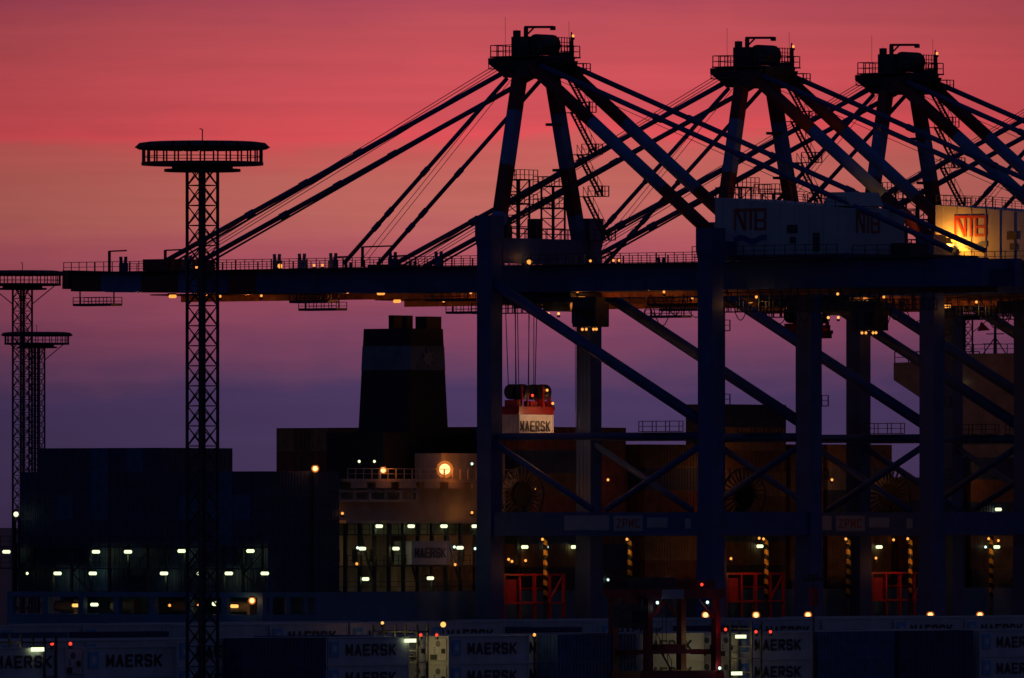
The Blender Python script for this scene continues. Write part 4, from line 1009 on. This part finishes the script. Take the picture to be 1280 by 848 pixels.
for r in range(2, 6):
    u = uR1 + PITCH * r; v = v_at(-30 - 20 * r, u); ve = v_at(1300, u); q = -1
    while v < ve:
        q += 1
        kind = rnd.choices(['whs', 'blue', 'navy', 'grey'], [10, 1, 1, 1])[0]
        if not (r in (3,) and rnd.random() < 0.3):
            stack2(v, u, kind, tiers=1 if rnd.random() < 0.22 else 2, lab=two('%s container, %s of row %s behind the lettered front row' % ({'whs': 'white'}.get(kind, kind), ORD[q], ORD[r - 1])), grp='containers of the front yard block')
        v += CL + rnd.choice([0.3, 0.3, 0.3, 2.6])
uB, _ = uv_of(600, 1292.0)
for r in range(4):
    u = uB + 6.2 * r; v = v_at(-30 + 17 * r, u); ve = v_at(1300, u); q = -1
    while v < ve:
        q += 1
        kind = rnd.choices(['whq', 'whq', 'blue', 'navy'], [8, 4, 1.5, 1])[0]
        stack2(v, u, kind, text=(kind == 'whq' and r < 2 and q % 4 != 2), lab=two('%s container, %s of %s row in the rear yard block' % ({'whq': 'tall white'}.get(kind, kind), ORD[q], ORD[r])), grp='containers of the rear yard block')
        v += CL + rnd.choice([0.35, 0.35, 3.0])
# forward row at the left
u0_, _ = uv_of(92, 1092.0)
for px, kind, lab in ((92, 'whs', 'white lettered container nearest the tall light mast, lit at its machinery end'), (-48, 'whs', 'white container on the outer side of the lit rack near the light mast')):
    stack2(v_at(px, u0_), u0_, kind, two(lab), WHITE_G, True, px == 92)
# reefer racks
def rack(px, u, lab, lamps, reds, n_u=2, shift=(0.7, 2.6, -0.5)):
    v = v_at(px, u)
    o = thing('reefer_rack', lab, 'rack', v, u, 0, group='reefer racks in the yard')
    du = PITCH * n_u
    for x in (0.0, 1.5):
        for k in range(n_u + 1):
            y = -PITCH / 2 + k * PITCH
            MB().box(x - 0.08, x + 0.08, y - 0.08, y + 0.08, 0, 6.3).build('post', M_STEEL, o)
    for z in (0.25, 2.7):
        MB().box(-0.1, 1.6, -PITCH / 2, du - PITCH / 2, z, z + 0.08).build('platform', M_GALV, o)
        MB().rail((-0.05, -PITCH / 2, z + 0.08), (-0.05, du - PITCH / 2, z + 0.08), sp=1.3, th=0.06).build('railing', M_GALV, o)
    MB().box(-0.1, 1.6, -PITCH / 2 - 0.1, -PITCH / 2 + 0.1, 5.55, 5.68).box(-0.1, 0.1, -PITCH / 2, du - PITCH / 2, 5.55, 5.68).build('top_beam', M_STEEL, o)
    for (x, y) in lamps:                          # strip lamps hung where the photo shows them
        uu = u - PITCH * 0.56
        vv_ = v_at(x, uu); z = z_at(y, uu, vv_)
        lamp(o, (vv_ - v, uu - u, z), 'strip', L_TUBE, 60 if n_u == 1 else 190, (1, 0.74, 0.24), name='strip_lamp', rotz=0, shift=shift, radius=0.15)
    for (x, y) in reds:
        uu = u - PITCH / 2; vv_ = v_at(x, uu); z = z_at(y, uu, vv_)
        MB().beam((vv_ - v, uu - u, 5.6), (vv_ - v, uu - u, z - 0.2), 0.08).build('lamp_stem', M_STEEL, o)
        lamp(o, (vv_ - v, uu - u, z), 'dot', L_RED, name='signal_lamp')
    return o
rack(508, uR1, 'lit reefer rack in the gap between two lettered white containers', [(513, 801)], [(526, 794), (546, 794)])
rack(41, u0_, 'lit reefer rack near the tall light mast', [(47, 812)], [(65, 805), (88, 805)])
rack(926, uR1 - PITCH - 0.3, 'reefer rack with two strip lamps near the straddle carrier', [(926, 796), (921, 842)], [(945, 790), (963, 790)], 1, (0.2, 0.7, -0.4))
# warm lamp that lights the set-back container
ls = thing('yard_lamp', 'small lamp post beside the set-back lit container', 'lamp', v_at(668, uR1 - 0.4), uR1 - 0.4)
MB().beam((0, 0, 0), (0, 0, 5.0), 0.12).build('pole', M_STEEL, ls)
lamp(ls, (0, 0, 5.2), 'dot', L_AMBER, 16, (1, 0.72, 0.4), shift=(0, -0.1, 0.3))
# apron lamps between the yard and the cranes
for px in (882, 945, 1010, 1163, 1225):
    u = -38.0; v = v_at(px, u); z = z_at(769, u, v)
    o = thing('apron_lamp', 'orange lamp on a post on the apron before the cranes', 'lamp', v, u, 0, group='orange apron lamps')
    MB().tube((0, 0, 0), (0, 0, z - 0.3), 0.09, 8).build('pole', M_STEEL, o)
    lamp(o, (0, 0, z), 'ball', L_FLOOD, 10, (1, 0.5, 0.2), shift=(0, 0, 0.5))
for px, y in ((554, 781), (478, 779)):
    u = uB - 5; v = v_at(px, u); z = z_at(y, u, v)
    o = thing('yard_lamp', 'low sodium lamp post among the white container roofs', 'lamp', v, u, 0, group='low lamps among the roofs')
    MB().tube((0, 0, 0), (0, 0, z - 0.2), 0.07, 8).build('pole', M_STEEL, o)
    lamp(o, (0, 0, z), 'dot' if px == 478 else 'ball', L_SODIUM, 18, (1, 0.5, 0.2), shift=(0, 0, 0.4))
# signal post
u = uR1 - 2.2; v = v_at(1017, u)
o = thing('signal_post', 'thin dark post with a cross arm before blue containers', 'post', v, u)
zt_ = z_at(724, u, v)
MB().tube((0, 0, 0), (0, 0, zt_), 0.12, 8, 0.08).build('pole', M_STEEL, o)
MB().box(-1.6, 1.8, -0.15, 0.15, zt_ - 0.2, zt_ + 0.1).box(-0.5, 0.5, -0.3, 0.3, zt_ - 0.05, zt_ + 0.45).build('cross_arm', M_STEEL, o)
MB().box(-0.45, 0.45, -0.2, 0.2, zt_ - 2.6, zt_ - 0.8).build('signal_head', M_BRED, o)
# ------------------------------------------------------------------ straddle carrier
def straddle():
    u = uR1 - 5.2; v = v_at(810, u)
    o = thing('straddle_carrier', 'red straddle carrier standing in the lane before the container rows', 'carrier', v, u)
    Lc, Wc, H = 10.6, 4.2, 8.6
    for y in (0, Wc):
        MB().prism([(-0.9, 0.9), (Lc + 0.9, 0.9), (Lc + 0.7, 1.7), (-0.7, 1.7)], 'y', y - 0.35, y + 0.35).build('side_frame', M_CRED, o)
        for x in (0.2, 3.4, Lc - 3.4, Lc - 0.2):
            w_ = MB().tube((x, y - 0.28, 0.72), (x, y + 0.28, 0.72), 0.72, 18).build('wheel', M_BLACK, o)
            MB().tube((x, y - 0.31, 0.72), (x, y + 0.31, 0.72), 0.36, 12).build('hub', M_GALV, w_)
        for x in (0, Lc):
            MB().frustum((x - 0.42, x + 0.42, y - 0.3, y + 0.3, 1.7), (x - 0.36, x + 0.36, y - 0.28, y + 0.28, H)).build('leg', M_CRED, o)
        MB().box(-0.9, Lc + 0.9, y - 0.4, y + 0.4, H, H + 0.9).build('top_beam', M_CRED, o)
        MB().beam((0.3, y, 6.6), (2.8, y, 8.5), 0.2).build('knee_brace', M_CRED, o)
        MB().beam((Lc - 0.3, y, 6.6), (Lc - 2.8, y, 8.5), 0.2).build('knee_brace', M_CRED, o)
    for x in (-0.5, Lc / 2, Lc + 0.5):
        MB().box(x - 0.4, x + 0.4, 0.42, Wc - 0.42, H + 0.05, H + 0.8).build('cross_beam', M_CRED, o)
    MB().box(1.4, 5.2, 0.6, Wc - 0.6, H + 0.92, H + 2.0).build('engine_house', M_STEEL, o)
    MB().box(1.6, 5.0, -0.45, -0.41, H - 0.05, H + 0.85).build('number_board', M_SIGN, o)
    MB().box(Lc - 2.4, Lc + 0.6, 0.5, Wc - 0.5, H + 0.92, H + 1.7).build('winch_house', M_CRED, o)
    cab = MB().frustum((-3.2, -1.2, -0.6, 1.6, 5.8), (-3.4, -1.1, -0.7, 1.7, 8.0)).build('driver_cab', M_STEEL, o)
    MB().box(-3.15, -1.3, -0.72, -0.66, 6.4, 7.5).build('cab_window', M_GLASS, cab)
    MB().box(-2.6, -0.8, 0.2, 1.2, 8.0, 8.9).build('cab_bracket', M_CRED, cab)
    sp = MB().box(-0.6, Lc + 0.6, 0.9, 1.3, 3.3, 3.7).box(-0.6, Lc + 0.6, Wc - 1.3, Wc - 0.9, 3.3, 3.7).box(3.5, 7.0, 0.9, Wc - 0.9, 3.7, 4.2).box(-0.7, -0.4, 0.8, Wc - 0.8, 3.2, 3.7).box(Lc + 0.4, Lc + 0.7, 0.8, Wc - 0.8, 3.2, 3.7).build('spreader', M_CRED, o)
    for x in (3.8, 6.7):
        for y in (1.2, Wc - 1.2): MB().tube((x, y, 4.2), (x, y, H), 0.03, 5).build('hoist_chain', M_ROPE, sp)
    # stairs on the side
    mb = MB().beam((3.0, -0.5, 1.7), (0.6, -0.5, 4.4), 0.06, 0.2).beam((3.0, -0.5, 2.7), (0.6, -0.5, 5.4), 0.05)
    for i in range(5): mb.beam((3.0 - 0.6 * i, -0.5, 1.7 + 0.67 * i), (3.0 - 0.6 * i, -0.5, 2.7 + 0.67 * i), 0.05)
    mb.build('ladder', M_CRED, o)
    for x, l_, z in ((1.2, L_COOL, H - 0.4), (Lc - 1.6, L_COOL, H - 0.4)):
        lamp(o, (x, -0.2, z), 'dot', l_, 3, (0.8, 1, 0.9), name='work_lamp', shift=(0, -0.6, -0.5))
    lamp(o, (Lc - 3.0, -0.6, H + 1.3), 'dot', L_RED, 0, name='beacon')
    lamp(o, (Lc - 0.2, -0.6, 1.9), 'dot', L_COOL, 5, (1, 1, 1), name='work_lamp', shift=(0, -0.3, 0.3))
    lamp(o, (Lc + 0.2, -1.0, 5.6), 'dot', L_RED, 9, (1, 0.12, 0.08), name='tail_lamp', shift=(-0.2, -0.4, 0))
straddle()

# ------------------------------------------------------------------ lattice light masts
def mast(px, D, ztop, label, fine, rot):
    o = bpy.data.objects.new('light_mast', None); col.objects.link(o)
    o.location = ((px - 640) / FPX * D, D, 0); o.rotation_euler = (0, 0, rot)
    tag(o, label, 'light mast', 'lattice light masts')
    a = 0.93; zt_ = ztop - 2.2; step = 1.68; nb = int(zt_ / step); step = zt_ / nb
    cs = [(a, a), (-a, a), (-a, -a), (a, -a)]
    for x, y in cs: MB().box(x - 0.1, x + 0.1, y - 0.1, y + 0.1, 0, zt_).build('corner_leg', M_STEEL, o)
    MB().box(-0.28, -0.2, -0.2, 0.2, 0, zt_).box(0.12, 0.2, -0.2, 0.2, 0, zt_).build('cable_ladder', M_STEEL, o)
    X_ = MB().beam((-a, 0, 0), (a, 0, step), 0.075, up=(0, 1, 0)).beam((a, 0.05, 0), (-a, 0.05, step), 0.075, up=(0, 1, 0)).beam((-a, 0, 0), (a, 0, 0), 0.09, up=(0, 1, 0))
    xm = X_.mesh('cross_brace', M_STEEL)
    if fine:
        for k in range(nb):
            for i in range(4):
                r_ = i * math.pi / 2
                link('cross_brace', xm, o, (-math.sin(r_) * -a, math.cos(r_) * -a, k * step), (0, 0, r_))
    else:
        mb = MB()
        for k in range(nb):
            for i in range(4):
                r_ = i * math.pi / 2; cs_, sn = math.cos(r_), math.sin(r_)
                vs = [(x * cs_ - (y - a) * sn, x * sn + (y - a) * cs_, z + k * step) for x, y, z in X_.v]
                mb.add(vs, X_.f)
        ob = mb.build('lattice', M_STEEL, o); ob['kind'] = 'stuff'
    ro = 5.25
    nseg = 28
    fl_ = MB()
    for i in range(nseg):
        a0, a1 = 2 * math.pi * i / nseg, 2 * math.pi * (i + 1) / nseg
        p = lambda r_, t_, z: (r_ * math.cos(t_), r_ * math.sin(t_), z)
        fl_.add([p(r_, t_, z) for (r_, z) in ((2.4, zt_), (ro, zt_), (ro, zt_ + 0.28), (2.4, zt_ + 0.28)) for t_ in (a0, a1)],
                [(0, 1, 3, 2), (2, 3, 5, 4), (4, 5, 7, 6), (6, 7, 1, 0)])
    fl_.box(-2.6, 2.6, -1.0, 1.0, zt_ - 0.28, zt_ - 0.01).box(-1.0, 1.0, -2.6, 2.6, zt_ - 0.3, zt_ - 0.01)
    fl_.build('ring_platform', M_STEEL, o)
    MB().tube((0, 0, zt_ - 0.55), (0, 0, zt_ - 0.31), 3.3, 20).build('under_ring', M_STEEL, o)
    posts = MB()
    for i in range(nseg):
        t_ = 2 * math.pi * i / nseg; x, y = (ro - 0.12) * math.cos(t_), (ro - 0.12) * math.sin(t_)
        posts.beam((x, y, zt_), (x, y, zt_ + 1.4), 0.1)
        t1 = t_ + 2 * math.pi / nseg; x1, y1 = (ro - 0.12) * math.cos(t1), (ro - 0.12) * math.sin(t1)
        posts.beam((x, y, zt_ + 0.75), (x1, y1, zt_ + 0.75), 0.06)
    posts.build('ring_railing', M_STEEL, o)
    cn = MB(); 
    for i in range(nseg):
        a0, a1 = 2 * math.pi * i / nseg, 2 * math.pi * (i + 1) / nseg
        p = lambda r_, t_, z: (r_ * math.cos(t_), r_ * math.sin(t_), z)
        cn.add([p(0, a0, zt_ + 2.1), p(5.2, a0, zt_ + 1.85), p(5.2, a1, zt_ + 1.85), p(5.2, a0, zt_ + 1.5), p(5.2, a1, zt_ + 1.5), p(0, a0, zt_ + 1.55)], [(0, 1, 2), (1, 3, 4, 2), (3, 5, 4)])
    cn.build('canopy', M_STEEL, o)
    hd = MB()
    hd.prism([(-0.9, -0.3), (0.3, -0.36), (0.66, -0.18), (0.25, 0.2), (-0.5, 0.3), (-0.95, 0.25)], 'y', -0.58, 0.58)
    hm = hd.mesh('floodlight', M_STEEL)
    for i in range(24):
        t_ = 2 * math.pi * i / 24
        link('floodlight', hm, o, (5.15 * math.cos(t_), 5.15 * math.sin(t_), zt_ + 1.72), (0, 0, t_))
    for i in range(4):
        t_ = math.pi / 4 + i * math.pi / 2
        MB().beam((1.2 * math.cos(t_), 1.2 * math.sin(t_), zt_ - 2.6), (4.4 * math.cos(t_), 4.4 * math.sin(t_), zt_ - 0.02), 0.12).build('ring_strut', M_STEEL, o) if not fine else None
    MB().beam((0, 0, zt_ + 2), (0, 0, zt_ + 3.1), 0.07).beam((0, 0, zt_ + 3.1), (-0.3, 0, zt_ + 3.15), 0.07).build('lightning_rod', M_STEEL, o)
    return o
def zpx(y, D): return CAMZ + (YH - y) * D / FPX
mast(253, 1100.0, zpx(175, 1100), 'tall lattice light mast with round floodlight ring rising in front of the yard containers', True, R(42))
mast(28, 1730.0, zpx(337, 1730), 'distant lattice light mast whose ring stands level with the crane boom tip', False, R(38))
mast(46, 2060.0, zpx(414, 2060), 'distant lattice light mast with the lower ring, beyond the ship stern', False, R(30))
mast(1205, 2000.0, zpx(378, 2000), 'distant lattice light mast behind the ship bridge and crane legs', False, R(45))
